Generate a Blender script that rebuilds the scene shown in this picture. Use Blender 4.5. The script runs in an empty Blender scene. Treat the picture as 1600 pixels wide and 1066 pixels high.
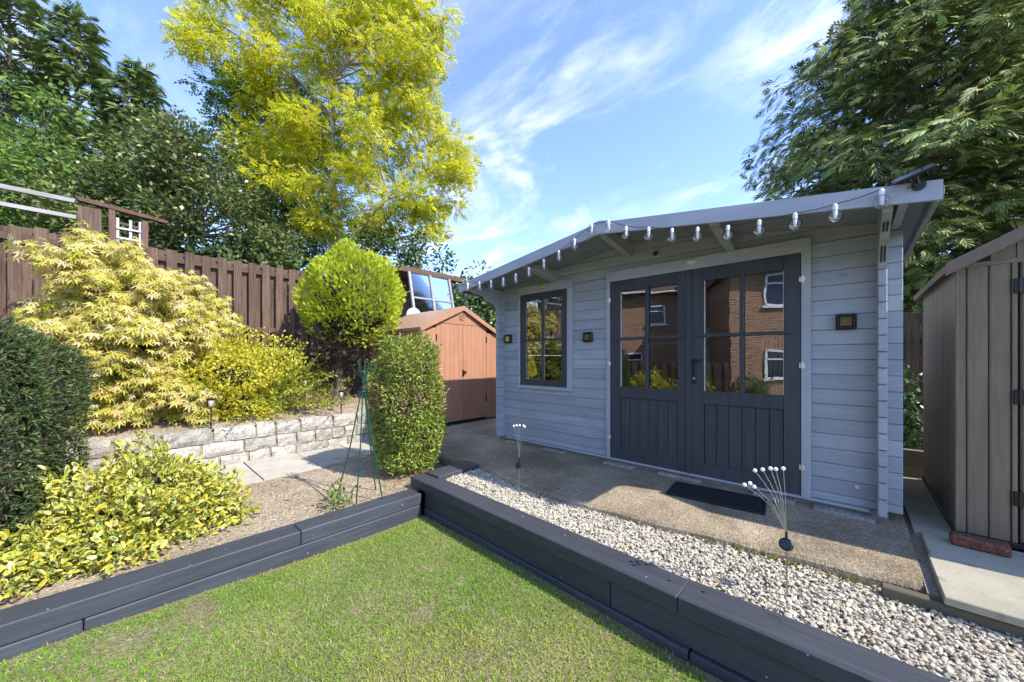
import bpy, math, random
import numpy as np
from mathutils import Vector, Matrix

rnd = random.Random(11)
rng = np.random.default_rng(11)
scene = bpy.context.scene
COL = scene.collection

# ------------------------------------------------------------------ camera
cam_d = bpy.data.cameras.new("camera")
cam = bpy.data.objects.new("camera", cam_d)
COL.objects.link(cam)
cam.location = (0, 0, 1.57)
cam.rotation_euler = (math.radians(90), 0, math.radians(43.0))
cam_d.sensor_width = 36
cam_d.lens = 568 / 1600 * 36
cam_d.shift_y = 27 / 1600
cam_d.clip_start = 0.05
cam_d.clip_end = 2000
scene.camera = cam

# ------------------------------------------------------------------ light
SUN = Vector((0.94, 0.235, 1.0)).normalized()
SUN_EL = math.asin(SUN.z)
SUN_ROT = math.atan2(SUN.x, SUN.y)
world = bpy.data.worlds.new("World")
scene.world = world
world.use_nodes = True
wn, wl = world.node_tree.nodes, world.node_tree.links
wn.clear()
w_out = wn.new("ShaderNodeOutputWorld")
w_bg = wn.new("ShaderNodeBackground")
w_bg.inputs["Strength"].default_value = 0.15
sky = wn.new("ShaderNodeTexSky")
sky.sky_type = 'NISHITA'
sky.sun_disc = False
sky.sun_elevation = SUN_EL
sky.sun_rotation = SUN_ROT
sky.altitude = 1000
sky.air_density = 0.8
sky.dust_density = 0.0
sky.ozone_density = 5.0
# thin broken cloud, laid on a flat layer above the place
w_tc = wn.new("ShaderNodeTexCoord")
w_sep = wn.new("ShaderNodeSeparateXYZ")
wl.new(w_tc.outputs["Generated"], w_sep.inputs[0])
def wmath(op, a, b=None, v=None):
    n = wn.new("ShaderNodeMath"); n.operation = op
    for i, s in enumerate((a, b)):
        if s is None: continue
        if isinstance(s, (int, float)): n.inputs[i].default_value = s
        else: wl.new(s, n.inputs[i])
    return n.outputs[0]
zc = wmath('ADD', wmath('MAXIMUM', w_sep.outputs[2], 0.0), 0.22)
w_comb = wn.new("ShaderNodeCombineXYZ")
wl.new(wmath('DIVIDE', w_sep.outputs[0], zc), w_comb.inputs[0])
wl.new(wmath('DIVIDE', w_sep.outputs[1], zc), w_comb.inputs[1])
w_map = wn.new("ShaderNodeMapping")
w_map.inputs["Rotation"].default_value = (0, 0, math.radians(15))
w_map.inputs["Scale"].default_value = (1.0, 1.9, 1)
w_map.inputs["Location"].default_value = (0.4, 2.2, 0)
wl.new(w_comb.outputs[0], w_map.inputs["Vector"])
def wnoise(scale, detail, rough, dist):
    n = wn.new("ShaderNodeTexNoise")
    n.inputs["Scale"].default_value = scale; n.inputs["Detail"].default_value = detail
    n.inputs["Roughness"].default_value = rough; n.inputs["Distortion"].default_value = dist
    wl.new(w_map.outputs[0], n.inputs["Vector"])
    return n.outputs["Fac"]
def wramp(fac, a, b):
    n = wn.new("ShaderNodeMapRange"); n.interpolation_type = 'SMOOTHSTEP'
    n.inputs["From Min"].default_value = a; n.inputs["From Max"].default_value = b
    wl.new(fac, n.inputs["Value"])
    return n.outputs[0]
cl_a = wramp(wnoise(1.7, 9, 0.62, 0.5), 0.46, 0.74)
cl_b = wramp(wnoise(0.75, 3, 0.5, 0.2), 0.36, 0.58)
cl = wmath('MULTIPLY', wmath('MULTIPLY', cl_a, cl_b), 0.72)
w_mix = wn.new("ShaderNodeMix"); w_mix.data_type = 'RGBA'
wl.new(cl, w_mix.inputs[0])
w_tint = wn.new("ShaderNodeMix"); w_tint.data_type = 'RGBA'; w_tint.blend_type = 'MULTIPLY'
w_tint.inputs[0].default_value = 1.0; w_tint.inputs[7].default_value = (1.12, 0.98, 0.96, 1)
wl.new(sky.outputs[0], w_tint.inputs[6]); wl.new(w_tint.outputs[2], w_mix.inputs[6])
w_mix.inputs[7].default_value = (3.2, 3.25, 3.4, 1)
wl.new(w_mix.outputs[2], w_bg.inputs["Color"])
wl.new(w_bg.outputs[0], w_out.inputs[0])

sun_d = bpy.data.lights.new("sun", 'SUN')
sun_d.energy = 2.15
sun_d.angle = math.radians(0.53)
sun_d.color = (1.0, 0.93, 0.82)
sun_o = bpy.data.objects.new("sun", sun_d)
COL.objects.link(sun_o)
sun_o.rotation_euler = SUN.to_track_quat('Z', 'Y').to_euler()
sun_o.location = (8, 2, 12)

vs = scene.view_settings
vs.view_transform = 'Standard'; vs.look = 'None'; vs.exposure = 1.93; vs.gamma = 1.0
vs.use_curve_mapping = False
scene.cycles.max_bounces = 8
scene.cycles.transparent_max_bounces = 12
scene.cycles.use_denoising = True

# ------------------------------------------------------------------ helpers
def tag(o, label=None, cat=None, group=None, kind=None):
    if label: o["label"] = label
    if cat: o["category"] = cat
    if group: o["group"] = group
    if kind: o["kind"] = kind
    return o

def thing(name, loc, label, cat, group=None, kind=None):
    o = bpy.data.objects.new(name, None)
    COL.objects.link(o)
    o.location = loc
    o.empty_display_size = 0.1
    return tag(o, label, cat, group, kind)

class MB:
    """collects faces for one mesh"""
    def __init__(s): s.v = []; s.f = []
    def add(s, vs_, fs, convex=True):
        b = len(s.v)
        vs_ = [Vector(p) for p in vs_]
        if convex:
            c = sum(vs_, Vector()) / len(vs_)
            out = []
            for f in fs:
                p = [vs_[i] for i in f]
                n = (p[1] - p[0]).cross(p[2] - p[0])
                if n.length < 1e-14 and len(p) > 3: n = (p[2] - p[0]).cross(p[3] - p[0])
                fc = sum(p, Vector()) / len(p)
                out.append(tuple(reversed(f)) if n.dot(fc - c) < 0 else tuple(f))
            fs = out
        s.v += [tuple(p) for p in vs_]
        s.f += [tuple(b + i for i in f) for f in fs]
        return s
    def box(s, x0, x1, y0, y1, z0, z1, c=0.0, M=None):
        if c <= 0:
            vs_ = [(x, y, z) for x in (x0, x1) for y in (y0, y1) for z in (z0, z1)]
            fs = [(0,1,3,2),(4,5,7,6),(0,1,5,4),(2,3,7,6),(0,2,6,4),(1,3,7,5)]
        else:
            c = min(c, abs(x1-x0)*.45, abs(y1-y0)*.45, abs(z1-z0)*.45)
            vs_ = []; idx = {}
            for i, x in enumerate((x0, x1)):
                for j, y in enumerate((y0, y1)):
                    for k, z in enumerate((z0, z1)):
                        xi = x + (c if i == 0 else -c); yi = y + (c if j == 0 else -c); zi = z + (c if k == 0 else -c)
                        idx[i,j,k] = len(vs_)
                        vs_ += [(x, yi, zi), (xi, y, zi), (xi, yi, z)]
            V = lambda i, j, k, a: idx[i,j,k] + a
            fs = []
            for i in (0,1): fs.append((V(i,0,0,0), V(i,1,0,0), V(i,1,1,0), V(i,0,1,0)))
            for j in (0,1): fs.append((V(0,j,0,1), V(1,j,0,1), V(1,j,1,1), V(0,j,1,1)))
            for k in (0,1): fs.append((V(0,0,k,2), V(1,0,k,2), V(1,1,k,2), V(0,1,k,2)))
            for i in (0,1):
                for j in (0,1): fs.append((V(i,j,0,0), V(i,j,1,0), V(i,j,1,1), V(i,j,0,1)))
            for i in (0,1):
                for k in (0,1): fs.append((V(i,0,k,0), V(i,1,k,0), V(i,1,k,2), V(i,0,k,2)))
            for j in (0,1):
                for k in (0,1): fs.append((V(0,j,k,1), V(1,j,k,1), V(1,j,k,2), V(0,j,k,2)))
            for key in idx: fs.append((idx[key], idx[key]+1, idx[key]+2))
        if M is not None: vs_ = [M @ Vector(p) for p in vs_]
        return s.add(vs_, fs)
    def prism(s, pts, axis, a0, a1, M=None, convex=True):
        """pts: polygon in the two other axes (in order), extruded along axis"""
        def mk(p, a):
            if axis == 'x': return (a, p[0], p[1])
            if axis == 'y': return (p[0], a, p[1])
            return (p[0], p[1], a)
        n = len(pts)
        vs_ = [mk(p, a0) for p in pts] + [mk(p, a1) for p in pts]
        if M is not None: vs_ = [M @ Vector(p) for p in vs_]
        fs = [tuple(range(n)), tuple(range(n, 2*n))] + [(i, (i+1) % n, n+(i+1) % n, n+i) for i in range(n)]
        return s.add(vs_, fs, convex)
    def tube(s, path, rad, n=6, caps=True):
        path = [Vector(p) for p in path]
        if not isinstance(rad, (list, tuple)): rad = [rad]*len(path)
        vs_ = []; fs = []
        up = Vector((0.13, 0.21, 0.97))
        for i, p in enumerate(path):
            d = (path[min(i+1, len(path)-1)] - path[max(i-1, 0)])
            d = d.normalized() if d.length > 1e-9 else Vector((0,0,1))
            u = d.cross(up)
            if u.length < 1e-3: u = d.cross(Vector((1,0,0)))
            u.normalize(); w = d.cross(u)
            for k in range(n):
                a = 2*math.pi*k/n
                vs_.append(p + (u*math.cos(a) + w*math.sin(a))*rad[i])
        for i in range(len(path)-1):
            for k in range(n):
                fs.append((i*n+k, i*n+(k+1)%n, (i+1)*n+(k+1)%n, (i+1)*n+k))
        if caps:
            fs.append(tuple(range(n))); fs.append(tuple((len(path)-1)*n+k for k in range(n)))
        return s.add(vs_, fs, False)
    def lathe(s, prof, n=16, c=(0,0,0), axis='z'):
        """prof: (radius, height) pairs"""
        vs_ = []; fs = []
        for r, h in prof:
            for k in range(n):
                a = 2*math.pi*k/n
                x, y = r*math.cos(a), r*math.sin(a)
                p = (x, y, h) if axis == 'z' else ((h, x, y) if axis == 'x' else (x, h, y))
                vs_.append((c[0]+p[0], c[1]+p[1], c[2]+p[2]))
        for i in range(len(prof)-1):
            for k in range(n):
                fs.append((i*n+k, i*n+(k+1)%n, (i+1)*n+(k+1)%n, (i+1)*n+k))
        fs.append(tuple(range(n))); fs.append(tuple((len(prof)-1)*n+k for k in range(n)))
        return s.add(vs_, fs, False)
    def mesh(s, name, off=(0,0,0), smooth=False):
        me = bpy.data.meshes.new(name)
        o = Vector(off)
        me.from_pydata([tuple(Vector(p)-o) for p in s.v], [], s.f)
        if smooth: me.polygons.foreach_set('use_smooth', [True]*len(me.polygons))
        me.update()
        return me
    def build(s, name, mat, parent=None, smooth=False, origin=None):
        """vertices are world coordinates unless the parent is rotated; parent origin is taken off"""
        off = (0,0,0)
        p = parent
        tot = Vector((0,0,0))
        while p is not None:
            tot += p.location; p = p.parent
        loc = Vector((0,0,0))
        if origin is not None:
            loc = Vector(origin) - tot
            me = s.mesh(name, origin, smooth)
        else:
            me = s.mesh(name, tot, smooth)
        me.materials.append(mat)
        o = bpy.data.objects.new(name, me)
        COL.objects.link(o)
        o.location = loc
        if parent is not None: o.parent = parent
        return o

def link_mesh(name, me, parent, loc, rot=(0,0,0), scale=(1,1,1)):
    """another object on existing mesh data; loc in world coordinates"""
    o = bpy.data.objects.new(name, me)
    COL.objects.link(o)
    tot = Vector((0,0,0)); p = parent
    while p is not None:
        tot += p.location; p = p.parent
    o.location = Vector(loc) - tot
    o.rotation_euler = rot; o.scale = scale
    o.parent = parent
    return o

def rotz(a, piv=(0,0,0)):
    return Matrix.Translation(piv) @ Matrix.Rotation(a, 4, 'Z') @ Matrix.Translation(-Vector(piv))

# ------------------------------------------------------------------ materials
def new_mat(name):
    m = bpy.data.materials.new(name); m.use_nodes = True
    nt = m.node_tree
    return m, nt.nodes, nt.links, nt.nodes["Principled BSDF"]

def noise_node(N, L, vec, scale, detail=5, rough=0.55, dist=0.0):
    n = N.new("ShaderNodeTexNoise")
    n.inputs["Scale"].default_value = scale; n.inputs["Detail"].default_value = detail
    n.inputs["Roughness"].default_value = rough; n.inputs["Distortion"].default_value = dist
    L.new(vec, n.inputs["Vector"])
    return n.outputs["Fac"]

def ramp(N, L, fac, a, b, va=0.0, vb=1.0):
    n = N.new("ShaderNodeMapRange"); n.interpolation_type = 'SMOOTHSTEP'
    n.inputs["From Min"].default_value = a; n.inputs["From Max"].default_value = b
    n.inputs["To Min"].default_value = va; n.inputs["To Max"].default_value = vb
    L.new(fac, n.inputs["Value"])
    return n.outputs[0]

def mixc(N, L, fac, a, b, mode='MIX'):
    n = N.new("ShaderNodeMix"); n.data_type = 'RGBA'; n.blend_type = mode
    if isinstance(fac, float): n.inputs[0].default_value = fac
    else: L.new(fac, n.inputs[0])
    for i, s in ((6, a), (7, b)):
        if isinstance(s, tuple): n.inputs[i].default_value = (*s, 1)
        else: L.new(s, n.inputs[i])
    return n.outputs[2]

def mth(N, L, op, a, b):
    n = N.new("ShaderNodeMath"); n.operation = op
    for i, s in enumerate((a, b)):
        if isinstance(s, (int, float)): n.inputs[i].default_value = s
        else: L.new(s, n.inputs[i])
    return n.outputs[0]

def coords(N, L, scale=(1,1,1), rot=(0,0,0), perobj=True):
    tc = N.new("ShaderNodeTexCoord")
    vec = tc.outputs["Object"]
    if perobj:
        oi = N.new("ShaderNodeObjectInfo")
        vm = N.new("ShaderNodeVectorMath"); vm.operation = 'SCALE'
        cx = N.new("ShaderNodeCombineXYZ")
        for i in range(3): L.new(oi.outputs["Random"], cx.inputs[i])
        L.new(cx.outputs[0], vm.inputs[0]); vm.inputs["Scale"].default_value = 37.0
        va = N.new("ShaderNodeVectorMath"); va.operation = 'ADD'
        L.new(vec, va.inputs[0]); L.new(vm.outputs[0], va.inputs[1])
        vec = va.outputs[0]
    mp = N.new("ShaderNodeMapping")
    mp.inputs["Scale"].default_value = scale; mp.inputs["Rotation"].default_value = rot
    L.new(vec, mp.inputs["Vector"])
    return mp.outputs[0]

def bump(N, L, bsdf, h, strength, dist=0.01):
    b = N.new("ShaderNodeBump")
    b.inputs["Strength"].default_value = strength; b.inputs["Distance"].default_value = dist
    L.new(h, b.inputs["Height"]); L.new(b.outputs[0], bsdf.inputs["Normal"])

def objvary(N, L, col, amt):
    oi = N.new("ShaderNodeObjectInfo")
    hs = N.new("ShaderNodeHueSaturation")
    L.new(ramp(N, L, oi.outputs["Random"], 0, 1, 1-amt, 1+amt), hs.inputs["Value"])
    L.new(col, hs.inputs["Color"])
    return hs.outputs[0]

def wood(name, c1, c2, axis='x', grain=28, rough=0.65, bstr=0.35, vary=0.08, worn=None, wornamt=0.68, spec=0.3, knots=True, flecks=False):
    """timber, grain along axis; worn = colour showing through in streaks"""
    m, N, L, B = new_mat(name)
    lo = 0.06
    sc = {'x': (lo,1,1), 'y': (1,lo,1), 'z': (1,1,lo)}[axis]
    v = coords(N, L, sc)
    g = noise_node(N, L, v, grain, 6, 0.65, 0.6)
    v2 = coords(N, L, (1,1,1))
    big = noise_node(N, L, v2, 2.3, 3)
    col = mixc(N, L, ramp(N, L, g, 0.3, 0.7), c1, c2)
    col = mixc(N, L, ramp(N, L, big, 0.35, 0.7, 0, 0.35), col, tuple(x*0.72 for x in c1))
    if knots:
        ks = {'x': (.45,1,1), 'y': (1,.45,1), 'z': (1,1,.45)}[axis]
        vo = N.new("ShaderNodeTexVoronoi"); vo.inputs["Scale"].default_value = 4.5
        L.new(coords(N, L, ks), vo.inputs["Vector"])
        col = mixc(N, L, ramp(N, L, vo.outputs["Distance"], 0.03, 0.10, 0.5, 0.0), col, tuple(x*0.45 for x in c1))
    if worn:
        w = noise_node(N, L, v, grain*0.6, 8, 0.75, 0.3)
        col = mixc(N, L, ramp(N, L, w, wornamt, wornamt+0.08), col, worn)
    if flecks:
        fv = N.new("ShaderNodeTexVoronoi"); fv.inputs["Scale"].default_value = 9.0; L.new(v2, fv.inputs["Vector"])
        col = mixc(N, L, ramp(N, L, fv.outputs["Distance"], 0.025, 0.05, 1.0, 0.0), col, (0.5, 0.48, 0.42))
        sc_ = noise_node(N, L, coords(N, L, sc), 7, 7, 0.8, 1.2)
        col = mixc(N, L, ramp(N, L, sc_, 0.60, 0.72, 0, 0.55), col, tuple(x*2.1 for x in c2))
    if vary: col = objvary(N, L, col, vary)
    L.new(col, B.inputs["Base Color"])
    B.inputs["Roughness"].default_value = rough
    B.inputs["Specular IOR Level"].default_value = spec
    bump(N, L, B, g, bstr, 0.004)
    return m

def plain(name, c, rough=0.5, metal=0.0, spec=0.4, var=0.10, scale=30, bstr=0.08):
    m, N, L, B = new_mat(name)
    v = coords(N, L)
    n = noise_node(N, L, v, scale, 5)
    col = mixc(N, L, ramp(N, L, n, 0.3, 0.7), tuple(x*(1-var) for x in c), tuple(min(1, x*(1+var)) for x in c))
    L.new(col, B.inputs["Base Color"])
    B.inputs["Roughness"].default_value = rough; B.inputs["Metallic"].default_value = metal
    B.inputs["Specular IOR Level"].default_value = spec
    bump(N, L, B, n, bstr, 0.003)
    return m

def speckle(name, c1, c2, c3, s1=3, s2=60, s3=160, rough=0.9, bstr=0.6, dist=0.006, spec=0.2, vary=0.0, grit=0.28):
    """concrete, soil, stone: broad patches, aggregate specks and relief"""
    m, N, L, B = new_mat(name)
    v = coords(N, L)
    a = noise_node(N, L, v, s1, 6, 0.6)
    b = noise_node(N, L, v, s2, 6, 0.7)
    vo = N.new("ShaderNodeTexVoronoi"); vo.inputs["Scale"].default_value = s3
    L.new(v, vo.inputs["Vector"])
    col = mixc(N, L, ramp(N, L, a, 0.32, 0.68), c1, c2)
    col = mixc(N, L, ramp(N, L, b, 0.56, 0.72), col, c3)
    col = mixc(N, L, ramp(N, L, b, 0.25, 0.42, 0.55, 0.0), col, tuple(x*0.45 for x in c1))
    hs = N.new("ShaderNodeHueSaturation"); L.new(col, hs.inputs["Color"])
    sp = N.new("ShaderNodeSeparateColor"); L.new(vo.outputs["Color"], sp.inputs[0])
    L.new(ramp(N, L, sp.outputs[0], 0, 1, 1-grit, 1+grit), hs.inputs["Value"])
    col = hs.outputs[0]
    if vary: col = objvary(N, L, col, vary)
    L.new(col, B.inputs["Base Color"])
    B.inputs["Roughness"].default_value = rough; B.inputs["Specular IOR Level"].default_value = spec
    h = mth(N, L, 'ADD', b, mth(N, L, 'MULTIPLY', vo.outputs["Distance"], 0.5))
    bump(N, L, B, h, bstr, dist)
    return m

def leafmat(name, trans=0.35, rough=0.45, spec=0.25):
    m, N, L, B = new_mat(name)
    at = N.new("ShaderNodeAttribute"); at.attribute_name = "col"
    L.new(at.outputs["Color"], B.inputs["Base Color"])
    B.inputs["Roughness"].default_value = rough; B.inputs["Specular IOR Level"].default_value = spec
    tr = N.new("ShaderNodeBsdfTranslucent"); L.new(at.outputs["Color"], tr.inputs["Color"])
    mx = N.new("ShaderNodeMixShader"); mx.inputs[0].default_value = trans
    L.new(B.outputs[0], mx.inputs[1]); L.new(tr.outputs[0], mx.inputs[2])
    L.new(mx.outputs[0], N["Material Output"].inputs["Surface"])
    return m

def glassmat(name, ior=3.2, tint=(0.9, 0.94, 0.93), rough=0.0, warp=0.12):
    m, N, L, B = new_mat(name)
    N.remove(B)
    tr = N.new("ShaderNodeBsdfTransparent"); tr.inputs[0].default_value = (*tint, 1)
    gl = N.new("ShaderNodeBsdfGlossy"); gl.inputs["Roughness"].default_value = rough
    gl.inputs["Color"].default_value = (0.95, 0.96, 0.97, 1)
    bv = coords(N, L); bn = noise_node(N, L, bv, 2.2, 2); bp = N.new("ShaderNodeBump")
    bp.inputs["Strength"].default_value = warp; bp.inputs["Distance"].default_value = 0.01
    L.new(bn, bp.inputs["Height"]); L.new(bp.outputs[0], gl.inputs["Normal"])
    fr = N.new("ShaderNodeFresnel"); fr.inputs["IOR"].default_value = ior
    mx = N.new("ShaderNodeMixShader")
    L.new(fr.outputs[0], mx.inputs[0]); L.new(tr.outputs[0], mx.inputs[1]); L.new(gl.outputs[0], mx.inputs[2])
    L.new(mx.outputs[0], N["Material Output"].inputs["Surface"])
    return m

M = {}
M['log'] = wood('painted_log', (0.285, 0.318, 0.362), (0.345, 0.378, 0.422), 'x', 26, 0.6, 0.35, 0.09, (0.43, 0.45, 0.49), 0.69)
M['log_y'] = wood('painted_log_side', (0.285, 0.318, 0.362), (0.345, 0.378, 0.422), 'y', 26, 0.6, 0.35, 0.09, (0.43, 0.45, 0.49), 0.69)
M['trim'] = wood('painted_trim', (0.32, 0.345, 0.38), (0.37, 0.395, 0.43), 'x', 20, 0.6, 0.2, 0.04)
M['trim_z'] = wood('painted_trim_upright', (0.32, 0.345, 0.38), (0.37, 0.395, 0.43), 'z', 20, 0.6, 0.2, 0.04)
M['fascia'] = wood('painted_fascia', (0.36, 0.385, 0.44), (0.42, 0.445, 0.50), 'x', 18, 0.55, 0.3, 0.03, (0.42, 0.45, 0.50), 0.72)
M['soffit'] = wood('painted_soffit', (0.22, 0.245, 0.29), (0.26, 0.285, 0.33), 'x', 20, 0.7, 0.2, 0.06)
M['anth'] = wood('anthracite_paint', (0.043, 0.047, 0.055), (0.058, 0.063, 0.072), 'z', 22, 0.5, 0.2, 0.04, knots=False)
M['sleeper_x'] = wood('sleeper_paint_long', (0.040, 0.044, 0.055), (0.058, 0.063, 0.078), 'x', 40, 0.55, 0.45, 0.10, (0.12, 0.11, 0.10), 0.74, 0.35, flecks=True)
M['sleeper_y'] = wood('sleeper_paint_cross', (0.042, 0.048, 0.060), (0.066, 0.073, 0.090), 'y', 40, 0.55, 0.5, 0.10, (0.14, 0.13, 0.115), 0.70, 0.35, flecks=True)
M['fence'] = wood('fence_timber', (0.07, 0.044, 0.031), (0.165, 0.108, 0.078), 'z', 40, 0.85, 0.5, 0.22, (0.21, 0.155, 0.12), 0.66)
M['fence_y'] = wood('fence_rail_timber', (0.095, 0.058, 0.040), (0.14, 0.09, 0.065), 'y', 22, 0.85, 0.5, 0.15)
M['grey_wood'] = wood('silvered_timber', (0.26, 0.25, 0.235), (0.38, 0.37, 0.35), 'y', 22, 0.85, 0.5, 0.1)
M['red_wood'] = wood('red_stained_timber', (0.11, 0.055, 0.038), (0.17, 0.10, 0.075), 'z', 22, 0.8, 0.5, 0.15, (0.3, 0.22, 0.18), 0.68)
M['white_wood'] = wood('flaking_white_timber', (0.42, 0.42, 0.41), (0.60, 0.60, 0.58), 'z', 22, 0.8, 0.4, 0.1, (0.2, 0.15, 0.12), 0.66)
M['felt'] = speckle('roof_felt', (0.06, 0.062, 0.065), (0.09, 0.09, 0.092), (0.13, 0.13, 0.13), 4, 90, 300)
M['concrete'] = speckle('old_concrete', (0.19, 0.15, 0.102), (0.35, 0.288, 0.196), (0.48, 0.405, 0.29), 1.6, 45, 110, 0.95, 0.9, 0.008)
M['slab'] = speckle('paving_slab', (0.35, 0.325, 0.275), (0.43, 0.40, 0.345), (0.48, 0.455, 0.40), 3, 14, 220, 0.9, 0.3, 0.003, 0.2, 0.06, 0.07)
M['slab_dirty'] = speckle('weathered_slab', (0.31, 0.29, 0.22), (0.40, 0.375, 0.30), (0.24, 0.225, 0.175), 2, 9, 220, 0.9, 0.3, 0.003, 0.2, 0.08, 0.07)
M['soil'] = speckle('dry_soil', (0.30, 0.242, 0.168), (0.39, 0.322, 0.232), (0.46, 0.395, 0.30), 2.5, 35, 70, 1.0, 1.0, 0.02)
M['turf_soil'] = speckle('turf_soil', (0.15, 0.145, 0.065), (0.21, 0.185, 0.095), (0.38, 0.31, 0.215), 2.5, 30, 90, 1.0, 0.8, 0.015)
M['rough_ground'] = speckle('rough_ground', (0.05, 0.065, 0.025), (0.09, 0.09, 0.04), (0.13, 0.11, 0.07), 1.5, 14, 40, 1.0, 0.8, 0.03)
M['stone'] = speckle('lichened_stone', (0.34, 0.315, 0.27), (0.52, 0.49, 0.43), (0.62, 0.60, 0.55), 11, 32, 120, 0.95, 1.0, 0.014, 0.15, 0.16)
M['mortar'] = speckle('mortar', (0.24, 0.20, 0.14), (0.32, 0.27, 0.20), (0.38, 0.33, 0.26), 4, 40, 120)
M['terracotta'] = wood('tan_plastic', (0.40, 0.20, 0.118), (0.44, 0.222, 0.132), 'z', 60, 0.55, 0.25, 0.02, knots=False)
M['tan_roof'] = plain('tan_roof_plastic', (0.36, 0.22, 0.155), 0.6)
M['taupe'] = wood('taupe_plastic', (0.175, 0.136, 0.095), (0.225, 0.178, 0.128), 'z', 60, 0.5, 0.45, 0.02, knots=False)
M['taupe_roof'] = plain('taupe_roof_plastic', (0.175, 0.135, 0.10), 0.6)
M['black'] = plain('black_plastic', (0.012, 0.012, 0.013), 0.4)
M['rubber'] = plain('black_rubber', (0.014, 0.014, 0.015), 0.75)
M['steel'] = plain('dull_steel', (0.45, 0.44, 0.42), 0.35, 1.0)
M['galv'] = plain('galvanised_metal', (0.60, 0.60, 0.58), 0.4, 0.7)
M['brass'] = plain('brass_ring', (0.62, 0.42, 0.14), 0.3, 0.9)
M['white'] = plain('white_plastic', (0.78, 0.78, 0.76), 0.4, var=0.03)
M['lens'] = plain('cloudy_lens', (0.62, 0.56, 0.46), 0.2, var=0.15)
M['amber'] = plain('amber_lens', (0.55, 0.40, 0.06), 0.2, var=0.3, scale=60)
M['dark_lens'] = plain('dark_lens', (0.10, 0.085, 0.035), 0.15, var=0.3, scale=60)
M['pv'] = plain('solar_cell', (0.02, 0.025, 0.045), 0.15)
M['green_metal'] = plain('green_coated_metal', (0.008, 0.05, 0.04), 0.45)
M['bark'] = wood('bark', (0.12, 0.095, 0.07), (0.22, 0.185, 0.14), 'z', 14, 0.95, 1.0, 0.05, knots=False)
M['bark_pale'] = wood('pale_bark', (0.25, 0.21, 0.16), (0.40, 0.34, 0.27), 'z', 10, 0.95, 0.8, 0.05, knots=False)
M['twig'] = plain('dry_twig', (0.20, 0.155, 0.115), 0.95, var=0.3)
M['dark_twig'] = plain('dark_twig', (0.045, 0.035, 0.025), 1.0, var=0.4, scale=12)
M['leaf'] = leafmat('leaf', 0.42)
M['leaf_thin'] = leafmat('thin_leaf', 0.5, 0.5, 0.15)
M['leaf_gloss'] = leafmat('glossy_leaf', 0.25, 0.32, 0.4)
M['needle'] = leafmat('needle', 0.22, 0.6, 0.2)
M['grass'] = leafmat('grass_blade', 0.35, 0.55, 0.2)
M['glass'] = glassmat('door_glass')
M['old_glass'] = glassmat('old_glass', 1.5, (0.55, 0.62, 0.68), 0.05)
M['bulb'] = glassmat('bulb_glass', 1.30, (0.99, 0.99, 0.99), 0.0, 0.0)
def cloud_bulb():
    nt = M['bulb'].node_tree; N, L = nt.nodes, nt.links
    tr = [x for x in N if x.type == 'BSDF_TRANSPARENT'][0]; mx = [x for x in N if x.type == 'MIX_SHADER'][0]
    df = N.new("ShaderNodeBsdfTranslucent"); df.inputs[0].default_value = (0.85, 0.86, 0.88, 1)
    m2 = N.new("ShaderNodeMixShader"); m2.inputs[0].default_value = 0.13
    L.new(tr.outputs[0], m2.inputs[1]); L.new(df.outputs[0], m2.inputs[2]); L.new(m2.outputs[0], mx.inputs[1])
cloud_bulb()
def pebble_mat():
    m, N, L, B = new_mat('pebble')
    at = N.new("ShaderNodeAttribute"); at.attribute_name = "col"
    v = coords(N, L, perobj=False)
    n = noise_node(N, L, v, 120, 4)
    L.new(mixc(N, L, ramp(N, L, n, 0.35, 0.7, 0, 0.35), at.outputs["Color"], (0.30, 0.26, 0.20)), B.inputs["Base Color"])
    B.inputs["Roughness"].default_value = 0.85; B.inputs["Specular IOR Level"].default_value = 0.2
    bump(N, L, B, n, 0.4, 0.002)
    return m
M['pebble'] = pebble_mat()
def brick_mat():
    m, N, L, B = new_mat('brickwork')
    tc = N.new("ShaderNodeTexCoord")
    mp = N.new("ShaderNodeMapping"); mp.inputs["Rotation"].default_value = (math.radians(-90), 0, 0)
    L.new(tc.outputs["Object"], mp.inputs["Vector"])
    b = N.new("ShaderNodeTexBrick")
    b.inputs["Scale"].default_value = 1.0; b.inputs["Brick Width"].default_value = 0.225; b.inputs["Row Height"].default_value = 0.075
    b.inputs["Mortar Size"].default_value = 0.012
    b.inputs["Color1"].default_value = (0.38, 0.17, 0.075, 1); b.inputs["Color2"].default_value = (0.18, 0.07, 0.035, 1)
    b.inputs["Mortar"].default_value = (0.42, 0.34, 0.25, 1)
    L.new(mp.outputs[0], b.inputs["Vector"]); L.new(b.outputs[0], B.inputs["Base Color"])
    B.inputs["Roughness"].default_value = 0.9
    return m
M['brickwork'] = brick_mat()
M['brick'] = speckle('red_brick', (0.13, 0.055, 0.035), (0.19, 0.085, 0.055), (0.26, 0.17, 0.13), 8, 30, 90, 0.95, 0.8, 0.008)
M['tile'] = plain('roof_tile', (0.14, 0.085, 0.06), 0.85, var=0.25, scale=6)

# ------------------------------------------------------------------ leaf clouds
def unit(a):
    return a / np.maximum(np.linalg.norm(a, axis=-1, keepdims=True), 1e-9)

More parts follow.
